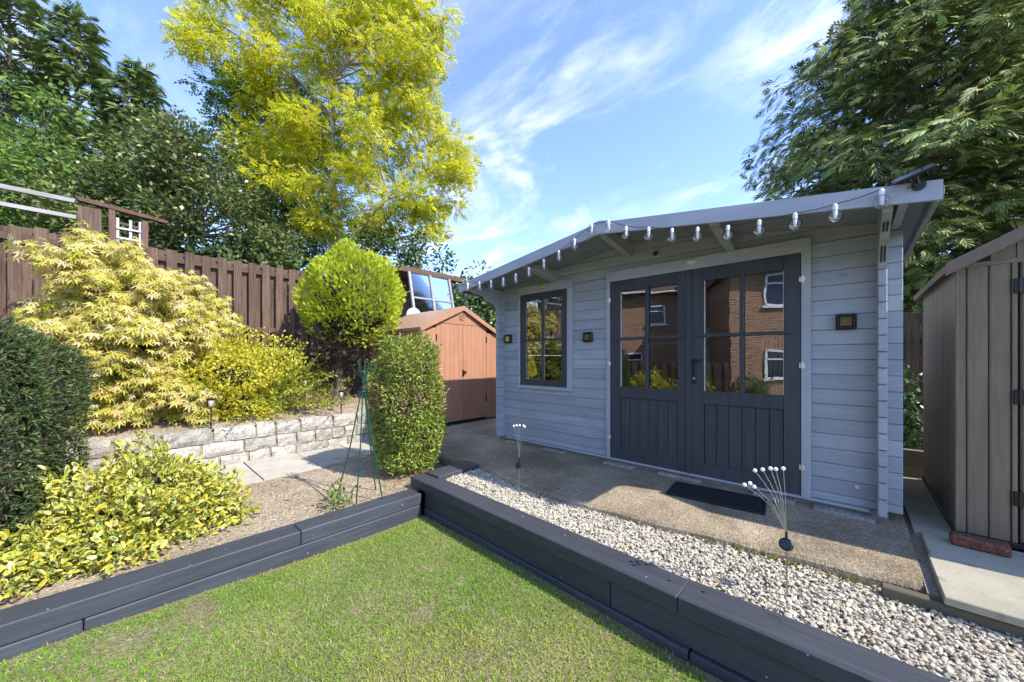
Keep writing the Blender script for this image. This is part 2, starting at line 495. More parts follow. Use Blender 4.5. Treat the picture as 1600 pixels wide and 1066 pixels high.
def leaf_object(name, P, T, Nn, size, tmpl, cols, mat, parent=None, cols2=None, kind=None):
    """one mesh of many leaves. P points, T direction, Nn normal, size per leaf; tmpl = (verts, polys, weights)"""
    tv, tp, tw = tmpl
    tv = np.asarray(tv, float); n = len(P); k = len(tv)
    T = unit(T); Nn = unit(Nn - (Nn*T).sum(1, keepdims=True)*T); Bn = np.cross(Nn, T)
    sz = np.broadcast_to(np.asarray(size, float), (n,))[:, None, None]
    V = P[:, None, :] + sz*(tv[None, :, 0:1]*T[:, None, :] + tv[None, :, 1:2]*Bn[:, None, :] + tv[None, :, 2:3]*Nn[:, None, :])
    off = np.zeros(3); p = parent
    while p is not None:
        off += np.array(p.location); p = p.parent
    V = V.reshape(-1, 3) - off
    lens = np.array([len(q) for q in tp]); flat = np.concatenate([np.array(q) for q in tp])
    loops = (flat[None, :] + (np.arange(n)*k)[:, None]).ravel()
    starts = (np.concatenate([[0], np.cumsum(lens)[:-1]])[None, :] + (np.arange(n)*len(flat))[:, None]).ravel()
    me = bpy.data.meshes.new(name)
    me.vertices.add(n*k); me.vertices.foreach_set('co', V.ravel().astype(np.float32))
    me.loops.add(len(loops)); me.loops.foreach_set('vertex_index', loops.astype(np.int32))
    me.polygons.add(n*len(tp)); me.polygons.foreach_set('loop_start', starts.astype(np.int32))
    try: me.polygons.foreach_set('loop_total', np.tile(lens, n).astype(np.int32))
    except Exception: pass
    C = np.broadcast_to(cols[:, None, :], (n, k, 3)).copy()
    if cols2 is not None:
        w = np.asarray(tw, float)[None, :, None]
        C = C*(1-w) + cols2[:, None, :]*w
    C4 = np.concatenate([C.reshape(-1, 3), np.ones((n*k, 1))], 1)
    a = me.color_attributes.new('col', 'FLOAT_COLOR', 'POINT')
    a.data.foreach_set('color', C4.ravel().astype(np.float32))
    me.update(calc_edges=True); me.validate()
    me.materials.append(mat)
    o = bpy.data.objects.new(name, me); COL.objects.link(o)
    if parent is not None: o.parent = parent
    if kind: o["kind"] = kind
    return o

T_DIAMOND = ([(0,0,0),(.45,.27,.06),(1,0,0),(.45,-.27,.06)], [(0,3,2,1)], None)
T_OVAL = ([(0,0,0),(.3,.24,.05),(.72,.24,.05),(1,0,-.03),(.72,-.24,.05),(.3,-.24,.05)], [(0,3,2,1),(0,5,4,3)], None)
T_LANCE = ([(0,0,0),(.4,.15,.06),(1,0,-.12),(.4,-.15,.06)], [(0,2,1),(0,3,2)], None)
def t_varieg():
    v = []; w = []; nn = 6
    for r, wt in ((1.0, 1.0), (0.46, 0.0)):
        for i in range(nn):
            a = 2*math.pi*i/nn
            v.append((0.5+0.5*r*math.cos(a), 0.235*r*math.sin(a)*(1-.25*math.cos(a)), 0.10*abs(math.sin(a))*r)); w.append(wt)
    f = [(i, (i+1) % nn, nn+(i+1) % nn, nn+i) for i in range(nn)] + [tuple(range(nn, 2*nn))]
    # crease the inner ring down slightly
    return v, f, w
T_VARIEG = t_varieg()
def t_maple():
    v = [(0.05,0,0)]; f = []
    lob = [(-125,.42),(-82,.72),(-40,.92),(0,1.05),(40,.92),(82,.72),(125,.42)]
    prev = None
    for i, (a, l) in enumerate(lob):
        ar = math.radians(a)
        tip = (l*math.cos(ar), l*math.sin(ar), -.22*l*l)
        for s in (-1, 1):
            aa = ar + s*math.radians(15)
            v.append((.45*l*math.cos(aa), .45*l*math.sin(aa), .03))
        v.append(tip)
        b = len(v)-3
        f.append((0, b, b+2, b+1))
    return v, f, None
T_MAPLE = t_maple()
def t_pinnate(nl=4, w=.17):
    v = []; f = []
    def lf(p, a, l):
        d = (math.cos(a), math.sin(a)); q = (-d[1], d[0]); b = len(v)
        v.extend([(p,0,-.25*p*p),(p+d[0]*l*.5+q[0]*w*.6*1, d[1]*l*.5+q[1]*w*.6, .02-.25*p*p),(p+d[0]*l, d[1]*l, -.05-.3*p*p),(p+d[0]*l*.5-q[0]*w*.6, d[1]*l*.5-q[1]*w*.6, .02-.25*p*p)])
        f.append((b,b+3,b+2,b+1))
    for i in range(nl):
        p = .12+.7*i/nl
        for s in (-1,1): lf(p, s*math.radians(62), .34)
    lf(.8, 0, .34)
    return v, f, None
T_PINNATE = t_pinnate(3, .19)
def t_spray(nf=4, w=.055, curl=.25, ang=38):
    """flat frond of a cypress: a main axis with side fingers"""
    v = []; f = []
    def finger(p0, a, l, ww):
        d = (math.cos(a), math.sin(a)); q = (-d[1], d[0]); b = len(v)
        z = lambda x: -curl*x*x
        P_ = []
        for t, wd in ((0, 0), (.5, 1.0), (1, 0), (.5, -1.0)):
            x = p0[0]+d[0]*l*t; y = p0[1]+d[1]*l*t
            v.append((x+q[0]*ww*wd, y+q[1]*ww*wd, z(x)-.02*wd))
        f.append((b,b+1,b+2,b+3))
    finger((0,0), 0, 1.0, w)
    for i in range(nf):
        p = .15+.65*i/nf
        for s in (-1,1): finger((p,0), s*math.radians(ang-6*i/nf), .50*(1-.4*i/nf), w*.9)
    return v, f, None
T_SPRAY = t_spray(3, .055)
T_SPRAY_F = t_spray(3, .048, .30, 27)
T_SPRAY_S = t_spray(2, .075, .1)
def t_tuft(n=5, w=.09, spread=55):
    v = []; f = []
    for i in range(n):
        a = 2*math.pi*i/n; e = math.radians(90-spread*(.4+.6*((i*7) % 5)/5))
        d = Vector((math.cos(e)*math.cos(a), math.cos(e)*math.sin(a), math.sin(e)))
        q = Vector((-math.sin(a), math.cos(a), 0))*w; b = len(v)
        # stands along +x of the leaf frame
        P = [Vector((0,0,0)), d*.55+q, d, d*.55-q]
        v.extend([(p.z, p.x, p.y) for p in P]); f.append((b,b+1,b+2,b+3))
    return v, f, None
T_TUFT = t_tuft(4, .11)

def palette(n, cs, w=None, jit=0.15):
    cs = np.array(cs, float)
    i = rng.choice(len(cs), n, p=w)
    c = cs[i]*(1+rng.uniform(-jit, jit, (n,1)))
    return np.clip(c*(1+rng.uniform(-.06,.06,(n,3))), 0, 1)

def rand_dir(n):
    return unit(rng.normal(size=(n,3)))

def lump(D, seed, k=6, amp=0.12):
    """smooth bumpy radius factor over directions"""
    r = np.random.default_rng(seed); s = np.ones(len(D))
    for i in range(k):
        a = unit(r.normal(size=(1,3)))[0]; fq = r.uniform(2.0, 6.5); ph = r.uniform(0, 6.28)
        s += amp/math.sqrt(k)*1.5*np.sin(fq*(D@a)*2+ph)
    return s

def shell(n, c, rad, seed=1, amp=0.10, depth=0.25, zmin=None, sq=2.0):
    """points in the outer layer of a lumpy ellipsoid, with outward normals"""
    D = rand_dir(n)
    Ds = np.sign(D)*np.abs(D)**(2.0/sq)
    if sq != 2.0: Ds = Ds/np.power((np.abs(Ds)**sq).sum(1, keepdims=True), 1/sq)
    r = lump(D, seed, 6, amp)*(1-depth*rng.random(n)**1.6)*(1+(rng.random(n) < .035)*rng.uniform(.02,.13,n))
    P = np.array(c)+Ds*np.array(rad)*r[:, None]
    Nn = unit(D/np.array(rad))
    if zmin is not None:
        k = P[:, 2] > zmin
        P, Nn = P[k], Nn[k]
    return P, Nn

def core(name, c, rad, mat, parent, seed=1, amp=0.10, f=0.78, zmin=None):
    """the dark twiggy inside of a clipped bush"""
    b = MB(); nu, nv = 20, 12
    D = []
    for j in range(nv+1):
        th = math.pi*j/nv
        for i in range(nu):
            ph = 2*math.pi*i/nu
            D.append((math.sin(th)*math.cos(ph), math.sin(th)*math.sin(ph), math.cos(th)))
    D = np.array(D); r = lump(D, seed, 6, amp)*f
    P = np.array(c)+D*np.array(rad)*r[:, None]
    if zmin is not None: P[:, 2] = np.maximum(P[:, 2], zmin)
    fs = [(j*nu+i, j*nu+(i+1)%nu, (j+1)*nu+(i+1)%nu, (j+1)*nu+i) for j in range(nv) for i in range(nu)]
    b.add([tuple(p) for p in P], fs, False)
    return b.build(name, mat, parent, smooth=True)

def add_dirs(Nn, up=0.3, jit=0.5):
    return unit(Nn+np.array([0,0,up])+rng.normal(size=Nn.shape)*jit)

def fbm(x, y, seed=0, o=4, f=1.0):
    r = np.random.default_rng(seed); s = 0; a = 1.0
    for i in range(o):
        for j in range(3):
            th = r.uniform(0, 6.28); ph = r.uniform(0, 6.28)
            s = s+a/3*np.sin(f*(x*math.cos(th)+y*math.sin(th))+ph)
        f *= 2.1; a *= 0.55
    return s
# ================================================================== SETTING
def sheet(name, pts, z, mat, label=None, kind='structure', parent=None):
    b = MB(); b.add([(x, y, z) for x, y in pts], [tuple(range(len(pts)))], False)
    o = b.build(name, mat, parent)
    if parent is None: o["kind"] = kind
    return o

def grid_surface(name, x0, x1, y0, y1, nx, ny, zf, mat, parent=None):
    X, Y = np.meshgrid(np.linspace(x0, x1, nx+1), np.linspace(y0, y1, ny+1), indexing='ij')
    Z = zf(X, Y)
    b = MB()
    vv = np.stack([X, Y, Z], -1).reshape(-1, 3)
    b.v = [tuple(p) for p in vv]
    b.f = [(i*(ny+1)+j, (i+1)*(ny+1)+j, (i+1)*(ny+1)+j+1, i*(ny+1)+j+1) for i in range(nx) for j in range(ny)]
    o = b.build(name, mat, parent, smooth=True)
    if parent is None: o["kind"] = 'structure'
    return o

sheet('ground', [(-300,-300),(300,-300),(300,300),(-300,300)], -0.16, M['rough_ground'])
def lawn_z(X, Y): return 0.012*fbm(X, Y, 3, 3, 2.0) + 0.035*np.clip((-X-1.8)/1.3, 0, 1)*np.clip((1.2-Y)/1.5, 0, 1)
grid_surface('lawn', -3.16, 4.0, -6.0, 2.06, 72, 80, lawn_z, M['turf_soil'])
def bed_z(X, Y): return 0.19 + 0.05*np.clip((-3.5-X)/1.2, 0, 1) + 0.018*fbm(X, Y, 5, 5, 3.0)
grid_surface('planting_bed_soil', -5.0, -3.30, -3.0, 3.0, 70, 200, bed_z, M['soil'])
def upper_z(X, Y): return 0.69 + 0.13*np.clip((-5.75-X)/0.8, 0, 1) + 0.02*fbm(X, Y, 8, 5, 3.0)
grid_surface('raised_bed_soil', -7.9, -5.72, -3.0, 3.32, 80, 200, upper_z, M['soil'])
sheet('neighbour_ground', [(-60,-40),(-7.85,-40),(-7.85,40),(-60,40)], 0.55, M['rough_ground'])
sheet('back_ground', [(-7.85,3.3),(60,6.9),(60,60),(-7.85,60)], 0.335, M['rough_ground'])
sheet('side_ground', [(0.28,2.86),(60,2.86),(60,7.2),(0.28,6.9)], 0.30, M['soil'])

# concrete apron round the cabin: uneven broken front edge
def concrete():
    b = MB()
    keys = [(-7.3,3.36),(-5.45,3.02),(-4.7,2.80),(-4.1,2.74),(-3.3,2.83),(-2.6,2.68),(-2.04,2.61),(-1.2,2.69),(-0.5,2.79),(0.29,2.91)]
    xs = np.linspace(-7.3, 0.29, 150)
    yf = np.interp(xs, [k[0] for k in keys], [k[1] for k in keys]) + 0.012*fbm(xs, xs*0, 21, 5, 5.0)
    rows = []
    for i, x in enumerate(xs):
        y = yf[i]; j = 0.006*fbm(np.array([x]), np.array([0.0]), 22, 4, 14.0)[0]
        zt = 0.35 + j
        rows.append([(x, y+0.03, 0.14), (x, y+0.012+j, 0.22), (x, y, 0.30+j), (x, y+0.006, zt-0.018), (x, y+0.03, zt), (x, y+0.35, 0.366), (x, 3.72, 0.381), (x, 7.0, 0.39)])
    nv = len(rows[0])
    for r in rows: b.v += r
    for i in range(len(rows)-1):
        for k in range(nv-1):
            a = i*nv+k
            b.f.append((a, a+nv, a+nv+1, a+1))
    e = len(rows)-1
    b.f.append(tuple(e*nv+k for k in range(nv)))
    o = b.build('concrete_slab', M['concrete'])
    o["kind"] = 'structure'
    return o
slab_c = concrete()
# casting joint across the apron
b = MB(); b.prism([(-1.98,2.66),(-1.955,2.66),(-1.90,3.79),(-1.925,3.79)], 'z', 0.36, 0.379)
b2 = MB()
b2.add([(-1.975,2.66,0.3555),(-1.955,2.66,0.3555),(-1.905,3.75,0.3855),(-1.93,3.75,0.3855)], [(0,1,2,3)], False)
M['joint'] = speckle('joint_fill', (0.24,0.22,0.17), (0.32,0.29,0.23), (0.4,0.37,0.3), 5, 60, 140)
b2.build('joint', M['joint'], slab_c)

# ------------------------------------------------------------------ paved path by the low wall
path = thing('paved_path', (-5.15, 1.0, 0.20), None, None, kind='structure')
yy = -2.6
k = 0
for L_ in (0.62, 0.60, 0.61, 0.60, 0.60, 0.62, 0.60, 0.60, 0.61, 0.62):
    xo = -4.66 - 0.14*max(0, (yy-0.8)/1.4)
    b = MB()
    e = rnd.uniform(-.008, .008)
    n_ = 7
    fr = [(xo+e+rnd.uniform(-.01,.008), yy+0.004+(L_-0.014)*i/(n_-1)) for i in range(n_)]
    pts = fr + [(-5.66, yy+L_-0.01), (-5.66, yy+0.004)]
    b.prism(pts, 'z', 0.205, 0.25+rnd.uniform(-.004,.004), convex=False)
    b.build('slab', M['slab'], path)
    yy += L_
b = MB(); b.box(-5.66,-4.86,-2.6,3.4,0.15,0.212); b.build('bedding', M['mortar'], path)

# paving beside and in front of the taupe shed
spath = thing('side_paving', (0.6, 3.3, 0.33), None, None, kind='structure')
yy = 3.70
for L_ in (0.42, 0.40, 0.42, 0.41, 0.40, 0.42):
    b = MB(); b.box(0.315, 0.60, yy+.004, yy+L_-.004, 0.352, 0.392+rnd.uniform(-.003,.003), 0.004)
    b.build('slab', M['slab_dirty'], spath); yy += L_
for (xa, xb, ya, yb) in ((0.345, 0.95, 3.29, 3.70), (0.955, 1.56, 3.29, 3.70), (1.565, 2.2, 3.29, 3.70), (0.335, 1.2, 2.75, 3.283), (1.206, 2.1, 2.75, 3.283)):
    b = MB(); b.box(xa, xb, ya, yb, 0.362, 0.402+rnd.uniform(-.002,.002), 0.004)
    b.build('slab', M['slab_dirty'], spath)
b = MB(); b.box(0.12, 2.6, 2.775, 2.83, 0.24, 0.352, 0.006)
tag(b.build('timber_edging', wood('edging_timber', (0.10,0.085,0.055), (0.16,0.135,0.09), 'x', 20, 0.85, 0.5)), 'weathered timber edging board under the pale paving slabs', 'edging board')
b = MB(); b.box(0.29, 2.3, 2.84, 6.3, 0.20, 0.355); o = b.build('bedding', M['mortar'], spath)

# gravel bed base
sheet('gravel_base', [(-3.2,2.1),(6,2.1),(6,2.86),(0.3,2.95),(-2.0,2.68),(-3.2,2.86)], 0.272, speckle('gravel_fines', (0.30,0.27,0.22), (0.42,0.38,0.31), (0.5,0.46,0.4), 8, 60, 130, 1.0, 0.9, 0.01))

# ================================================================== SLEEPERS
HOLE = M['black']
def sleeper(parent, M4, L_, w, h, mat, holes=(), c=0.006):
    b = MB(); b.box(0, L_, 0, w, 0, h, c, M4)
    o = b.build('sleeper', mat, parent)
    for hx, hy, r in holes:
        hb = MB()
        n = 8
        ctr = [M4 @ Vector((hx+r*math.cos(6.283*i/n), hy+r*0.85*math.sin(6.283*i/n), h+0.0012)) for i in range(n)]
        hb.add(ctr, [tuple(range(n))], False)
        hb.build('screw_hole', HOLE, o)
    return o
rw = thing('sleeper_retaining_wall', (-1.5, 2.1, -0.1), 'dark grey timber sleeper wall with capping, holding back the pale gravel', 'sleeper wall')
A1 = Matrix.Translation((-3.41, 2.080, 0.225)) @ Matrix.Rotation(-0.0355, 4, 'Z')
sleeper(rw, A1, 2.742, 0.207, 0.095, M['sleeper_x'], [(0.14,0.12,.005),(0.95,0.10,.005),(1.75,0.09,.006),(2.3,0.08,.005),(2.66,0.11,.010)])
A2 = Matrix.Translation((-0.667, 1.984, 0.225)) @ Matrix.Rotation(0.002, 4, 'Z')
sleeper(rw, A2, 2.6, 0.210, 0.097, M['sleeper_x'], [(0.09,0.13,.010),(0.42,0.14,.004),(0.9,0.06,.004)])
for (x0, L_, y0, ang, z0, z1) in ((-3.18, 2.1, 2.103, -0.0355, 0.05, 0.224), (-1.075, 2.4, 2.031, -0.008, 0.05, 0.224), (-3.17, 2.55, 2.090, -0.0355, -0.13, 0.048), (-0.612, 2.4, 2.0, 0.0, -0.13, 0.048)):
    sleeper(rw, Matrix.Translation((x0, y0, z0)) @ Matrix.Rotation(ang, 4, 'Z'), L_, 0.12, z1-z0, M['sleeper_x'])
lw = thing('sleeper_edging', (-3.24, 0.5, -0.1), 'long dark grey timber sleeper edging between lawn and soil bed', 'sleeper wall')
for (y0, y1, z0, z1, hs) in ((0.955, 2.04, 0.112, 0.22, [(0.25,.08,.004),(0.55,.12,.006),(0.95,.07,.005)]), (-3.0, 0.95, 0.112, 0.22, [(3.2,.1,.004),(2.5,.09,.004),(3.6,.06,.004)]), (-0.145, 2.03, -0.1, 0.110, []), (-3.0, -0.15, -0.1, 0.110, [])):
    M4 = Matrix.Translation((-3.137 if z0 > 0 else -3.130, y0, z0)) @ Matrix.Rotation(math.pi/2, 4, 'Z')
    sleeper(lw, M4, y1-y0, 0.208, z1-z0, M['sleeper_y'], hs)
es = MB(); es.box(-3.375, -3.13, 2.24, 2.83, 0.20, 0.343, 0.006)
o = es.build('timber_sleeper', M['sleeper_y'])
tag(o, 'short dark grey sleeper closing the gravel bed beside the clipped bush', 'sleeper')

# ================================================================== LOW STONE WALL
sw = thing('stone_retaining_wall', (-5.8, 0.5, 0.2), 'low white lichened stone wall holding the raised bed beside paving', 'stone wall')
b = MB(); b.box(-5.95, -5.695, -3.0, 2.95, 0.15, 0.668); b.build('mortar_core', M['mortar'], sw)
def stone(y0, y1, z0, z1, x1=-5.665, x0=-5.86):
    nx, ny, nz = 2, max(2, int((y1-y0)/0.07)), 3
    b = MB(); sd = rnd.randint(0, 9999)
    r = np.random.default_rng(sd)
    idx = {}
    for i in range(nx+1):
        for j in range(ny+1):
            for k_ in range(nz+1):
                if 0 < i < nx and 0 < j < ny and 0 < k_ < nz: continue
                x = x0+(x1-x0)*i/nx; y = y0+(y1-y0)*j/ny; z = z0+(z1-z0)*k_/nz
                edge = (j in (0, ny)) + (k_ in (0, nz)) + (i in (0, nx))
                if i == nx: x += r.uniform(-.012, .016) - (0.012 if edge >= 2 else 0) - (0.010 if edge == 3 else 0)
                y += r.uniform(-.006, .006) + (0.008 if j == 0 and edge > 1 else 0) - (0.008 if j == ny and edge > 1 else 0)
                z += r.uniform(-.005, .005)
                if k_ == nz and i < nx: z += r.uniform(-.004, .008)
                idx[i,j,k_] = len(b.v); b.v.append((x, y, z))
    def q(*ks): b.f.append(tuple(idx[t] for t in ks))
    for j in range(ny):
        for k_ in range(nz):
            q((0,j,k_),(0,j,k_+1),(0,j+1,k_+1),(0,j+1,k_)); q((nx,j,k_),(nx,j+1,k_),(nx,j+1,k_+1),(nx,j,k_+1))
    for i in range(nx):
        for k_ in range(nz):
            q((i,0,k_),(i+1,0,k_),(i+1,0,k_+1),(i,0,k_+1)); q((i,ny,k_),(i,ny,k_+1),(i+1,ny,k_+1),(i+1,ny,k_))
        for j in range(ny):
            q((i,j,0),(i,j+1,0),(i+1,j+1,0),(i+1,j,0)); q((i,j,nz),(i+1,j,nz),(i+1,j+1,nz),(i,j+1,nz))
    o = b.build('stone', M['stone'], sw, smooth=False)
for ci, (z0, z1) in enumerate(((0.205, 0.362), (0.374, 0.528), (0.540, 0.702))):
    y = -2.9 + 0.13*ci
    while y < 2.9:
        L_ = rnd.choice((0.22, 0.30, 0.36, 0.44, 0.52) if ci == 2 else (0.18, 0.24, 0.30, 0.36, 0.42))
        if y+L_ > 2.95: L_ = 2.96-y
        if L_ < 0.08: break
        stone(y, y+L_-0.014, z0+rnd.uniform(-.004,.004), z1+rnd.uniform(-.006,.006)); y += L_

# ================================================================== LOG CABIN
XC = -1.77; SL = 0.142
def zs(x): return 2.838 - SL*abs(x-XC)
def clip_poly(pts, side, dz=0.0):
    """keep what lies under one roof slope"""
    def f(p): return (2.838+dz - SL*((p[0]-XC) if side > 0 else (XC-p[0]))) - p[1]
    out = []
    for i in range(len(pts)):
        a, c = pts[i], pts[(i+1) % len(pts)]; fa, fc = f(a), f(c)
        if fa >= 0: out.append(a)
        if fa*fc < 0:
            t = fa/(fa-fc); out.append((a[0]+(c[0]-a[0])*t, a[1]+(c[1]-a[1])*t))
    return out
cab = thing('log_cabin', (XC, 3.8, 0.38), 'blue grey painted log cabin with dark grey glazed double doors and window', 'garden cabin')
PITCH = 0.11676; Z1 = 0.5086
WIN = (-3.372, -2.590, 1.203, 2.442); DOOR = (-2.0, -0.298, 0.40, 2.432)
def front_log(x0, x1, z0, z1):
    if z1-z0 < 0.012 or x1-x0 < 0.01: return
    g = 0.0022
    ztop = min(zs(x0), zs(x1))
    if z1 < ztop:
        b = MB(); b.box(x0, x1, 3.800, 3.844, z0+g*.5, z1-g*.5, 0.0045)
    else:
        p = clip_poly(clip_poly([(x0,z0+g),(x1,z0+g),(x1,z1-g),(x0,z1-g)], 1), -1)
        if len(p) < 3: return
        b = MB(); b.prism(p, 'y', 3.800, 3.844)
    b.build('log', M['log'], cab)
zz = [0.449] + [Z1+PITCH*i for i in range(22)]
XL, XR = -3.86, 0.272
for z0, z1 in zip(zz, zz[1:]):
    if z0 > 2.83: break
    cuts = []
    for (a, c, lo, hi) in (WIN, DOOR):
        if z0 < hi-0.001 and z1 > lo+0.001: cuts.append((a, c, lo, hi))
    x = XL if z0 < 2.49 else -3.74
    xe = XR if z0 < 2.49 else 0.19
    for (a, c, lo, hi) in cuts:
        front_log(x, a, z0, z1)
        if z0 < lo: front_log(a, c, z0, min(z1, lo))
        if z1 > hi: front_log(a, c, max(z0, hi), z1)
        x = c
    front_log(x, xe, z0, z1)
# side walls: half a course out of step, ends standing proud at the corners
def side_wall(x0, x1, yend):
    zs0 = [0.440] + [0.566+PITCH*i for i in range(18)]
    for i, (z0, z1) in enumerate(zip(zs0, zs0[1:])):
        z1 = min(z1, min(zs(x0), zs(x1))-0.004)
        if z1-z0 < 0.02: break
        b = MB(); b.box(x0, x1, 3.672+rnd.uniform(-.003,.003), yend, z0+0.001, z1-0.001, 0.005)
        o = b.build('log', M['log_y'], cab)
        # tongue and groove showing in the sawn end
        if i:
            t = MB(); xm = (x0+x1)/2
            pts = [(x0+.002, z0), (x0+.009, z0+.006), (x0+.016, z0-.001), (xm, z0-.001), (x1-.016, z0-.001), (x1-.009, z0+.006), (x1-.002, z0)]
            for a, c in zip(pts, pts[1:]):
                t.add([(a[0],3.6685,a[1]-.0014),(c[0],3.6685,c[1]-.0014),(c[0],3.6685,c[1]+.0014),(a[0],3.6685,a[1]+.0014)], [(0,1,2,3)], False)
            t.build('joint_line', M['black'], o)
side_wall(-3.745, -3.697, 6.62)
side_wall(0.140, 0.188, 6.62)
# back wall logs
for z0, z1 in zip(zz, zz[1:]):
    if z0 > 2.75: break
    b = MB(); p = clip_poly(clip_poly([(-3.86,z0),(0.27,z0),(0.27,z1-.002),(-3.86,z1-.002)], 1), -1)
    if len(p) > 2: b.prism(p, 'y', 6.46, 6.504); b.build('log', M['log'], cab)
b = MB(); b.box(-3.72, 0.15, 3.83, 6.47, 0.40, 0.452); b.build('floor_deck', wood('deck', (0.28,0.20,0.12),(0.36,0.27,0.17),'x'), cab)
# roof corbels at the wall corners
for x0, x1 in ((-3.745, -3.697), (0.140, 0.188)):
    zt = min(zs(x0), zs(x1))-0.004
    b = MB()
    prof = [(3.69,2.20),(3.655,2.225),(3.61,2.30),(3.56,2.345),(3.49,2.365),(3.43,2.39),(3.36,2.42),(3.27,2.445),(3.19,2.465),(3.17,2.50),(3.17,zt),(3.69,zt)]
    b.prism(prof, 'x', x0+.001, x1-.001, convex=False)
    o = b.build('corbel', M['trim'], cab)
    for q in (0.3, 0.66):
        gx = x0+(x1-x0)*q
        g = MB()
        g.tube([(gx,3.632,2.245),(gx,3.602,2.30),(gx,3.555,2.338)], 0.0045, 5)
        g.build('groove', M['black'], o)
        g = MB()
        g.tube([(gx,3.40,2.40),(gx,3.30,2.433)], 0.0045, 5)
        g.build('groove', M['black'], o)
# purlins carrying the front overhang
for xp in (-2.775, XC, -0.80):
    zt = zs(xp)-0.004 if xp != XC else 2.826
    b = MB(); b.prism([(3.82,zt-.150),(3.78,zt-.150),(3.26,zt-.075),(3.175,zt-.045),(3.165,zt),(3.82,zt)], 'x', xp-0.035, xp+0.035)
    b.build('purlin', M['trim'], cab)
# roof boards, running from ridge to eave, seen from below
YF, YB = 3.168, 6.75
EL, ER = XC-2.135, XC+2.135
roof = MB(); 
roof.prism([(EL-.02,zs(EL)+.022-.0028),(XC,2.862),(ER+.02,zs(ER)+.022-.0028),(ER+.02,zs(ER)+.030),(XC,2.872),(EL-.02,zs(EL)+.030)], 'y', 3.158, YB+.02, convex=False)
roof_o = roof.build('roof', M['felt'], cab)
y = YF
while y < YB-0.02:
    w = 0.097
    for s in (-1, 1):
        xe = EL if s < 0 else ER
        b = MB()
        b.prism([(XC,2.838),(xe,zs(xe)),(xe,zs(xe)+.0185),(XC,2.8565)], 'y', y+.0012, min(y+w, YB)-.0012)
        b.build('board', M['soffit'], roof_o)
    y += w
# bargeboards
for s in (-1, 1):
    xe = EL-.012 if s < 0 else ER+.012
    b = MB(); dz = -SL*(abs(xe-XC)); xm = XC+s*0.001
    b.prism([(xm,2.765),(xe,2.765+dz),(xe,2.877+dz),(xm,2.877)], 'y', 3.128, 3.153)
    bo_ = b.build('bargeboard', M['fascia'], cab)
    for q in (.08,.27,.31,.52,.55,.76,.79,.95):
        xn = XC+s*2.13*q; zn = 2.877-SL*abs(xn-XC)-rnd.choice((.03,.085))
        nb_ = MB(); nb_.lathe([(.0045,0),(.0045,-.0012),(0,-.0014)], 7, (xn,3.128,zn), 'y'); nb_.build('nail_head', M['steel'], bo_)
b = MB(); b.prism([(XC-.088,2.762-.088*SL),(XC,2.762),(XC+.088,2.762-.088*SL),(XC+.088,2.882-.088*SL),(XC,2.888),(XC-.088,2.882-.088*SL)], 'y', 3.112, 3.128, convex=False)
b.build('ridge_plate', M['fascia'], cab)
# knots and nail heads on the bargeboards are in the paint; drip edge and eaves boards
for s in (-1, 1):
    xe = EL if s < 0 else ER
    b = MB(); xa = xe-s*0.022
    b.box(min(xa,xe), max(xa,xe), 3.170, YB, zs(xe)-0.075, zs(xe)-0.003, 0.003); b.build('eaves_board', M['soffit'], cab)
    b = MB(); b.box(min(xe+s*.004,xe+s*.024), max(xe+s*.004,xe+s*.024), 3.18, YB+.02, zs(xe)-0.035, zs(xe)+0.018, 0.003); b.build('drip_edge', M['taupe_roof'], cab)
    b = MB(); xb = xe-s*0.11
    b.box(min(xb,xb-s*.045), max(xb,xb-s*.045), 3.172, YB, zs(xb)-0.05, zs(xb)-0.004, 0.003); b.build('eaves_batten', M['trim'], cab)
# footing
b = MB(); b.box(-3.80, 0.20, 3.812, 3.90, 0.30, 0.452); b.build('ground_bearer', wood('bearer', (0.16,0.155,0.145),(0.22,0.215,0.20),'x'), cab)
b = MB(); b.box(-3.66, 0.10, 3.775, 3.812, 0.425, 0.447, 0.003); b.build('weather_bar', M['trim'], cab)
M['shim'] = speckle('slate_shim', (0.20,0.20,0.18), (0.30,0.29,0.26), (0.36,0.35,0.31), 6, 50, 120)
for x0, x1, y0 in ((-3.60,-3.32,3.72),(-2.95,-2.62,3.735),(-2.05,-1.72,3.70),(-1.45,-1.05,3.74),(-0.62,-0.33,3.70),(-0.22,0.13,3.69)):
    b = MB(); b.box(x0, x1, y0, 3.83, 0.37, 0.40+rnd.uniform(0,.012), 0.006, rotz(rnd.uniform(-.03,.03), ((x0+x1)/2, 3.78, 0)))
    b.build('packing_slate', M['shim'], cab)

# window
win = MB()
def part(name, mat, parent, *boxes, c=0.003):
    b = MB()
    for q in boxes: b.box(*q, c)
    return b.build(name, mat, parent)
wroot = part('window', M['anth'], cab, (-3.372,-3.276,3.782,3.838,1.203,2.442), (-2.674,-2.590,3.782,3.838,1.203,2.442))
part('rail', M['anth'], wroot, (-3.277,-2.673,3.783,3.838,2.362,2.441)); part('rail', M['anth'], wroot, (-3.277,-2.673,3.783,3.838,1.204,1.282))
part('window_trim', M['trim'], cab, (-3.415,-2.508,3.772,3.802,2.443,2.552)); part('window_trim', M['trim'], cab, (-3.413,-2.510,3.774,3.802,1.158,1.202))
part('window_trim', M['trim_z'], cab, (-3.412,-3.373,3.775,3.802,1.203,2.442)); part('window_trim', M['trim_z'], cab, (-2.589,-2.511,3.775,3.802,1.203,2.442))
part('glazing_bar', M['anth'], wroot, (-2.992,-2.962,3.776,3.797,1.283,2.361)); part('glazing_bar', M['anth'], wroot, (-3.33,-2.993,3.770,3.794,1.802,1.830)); part('glazing_bar', M['anth'], wroot, (-2.961,-2.63,3.770,3.794,1.802,1.830))
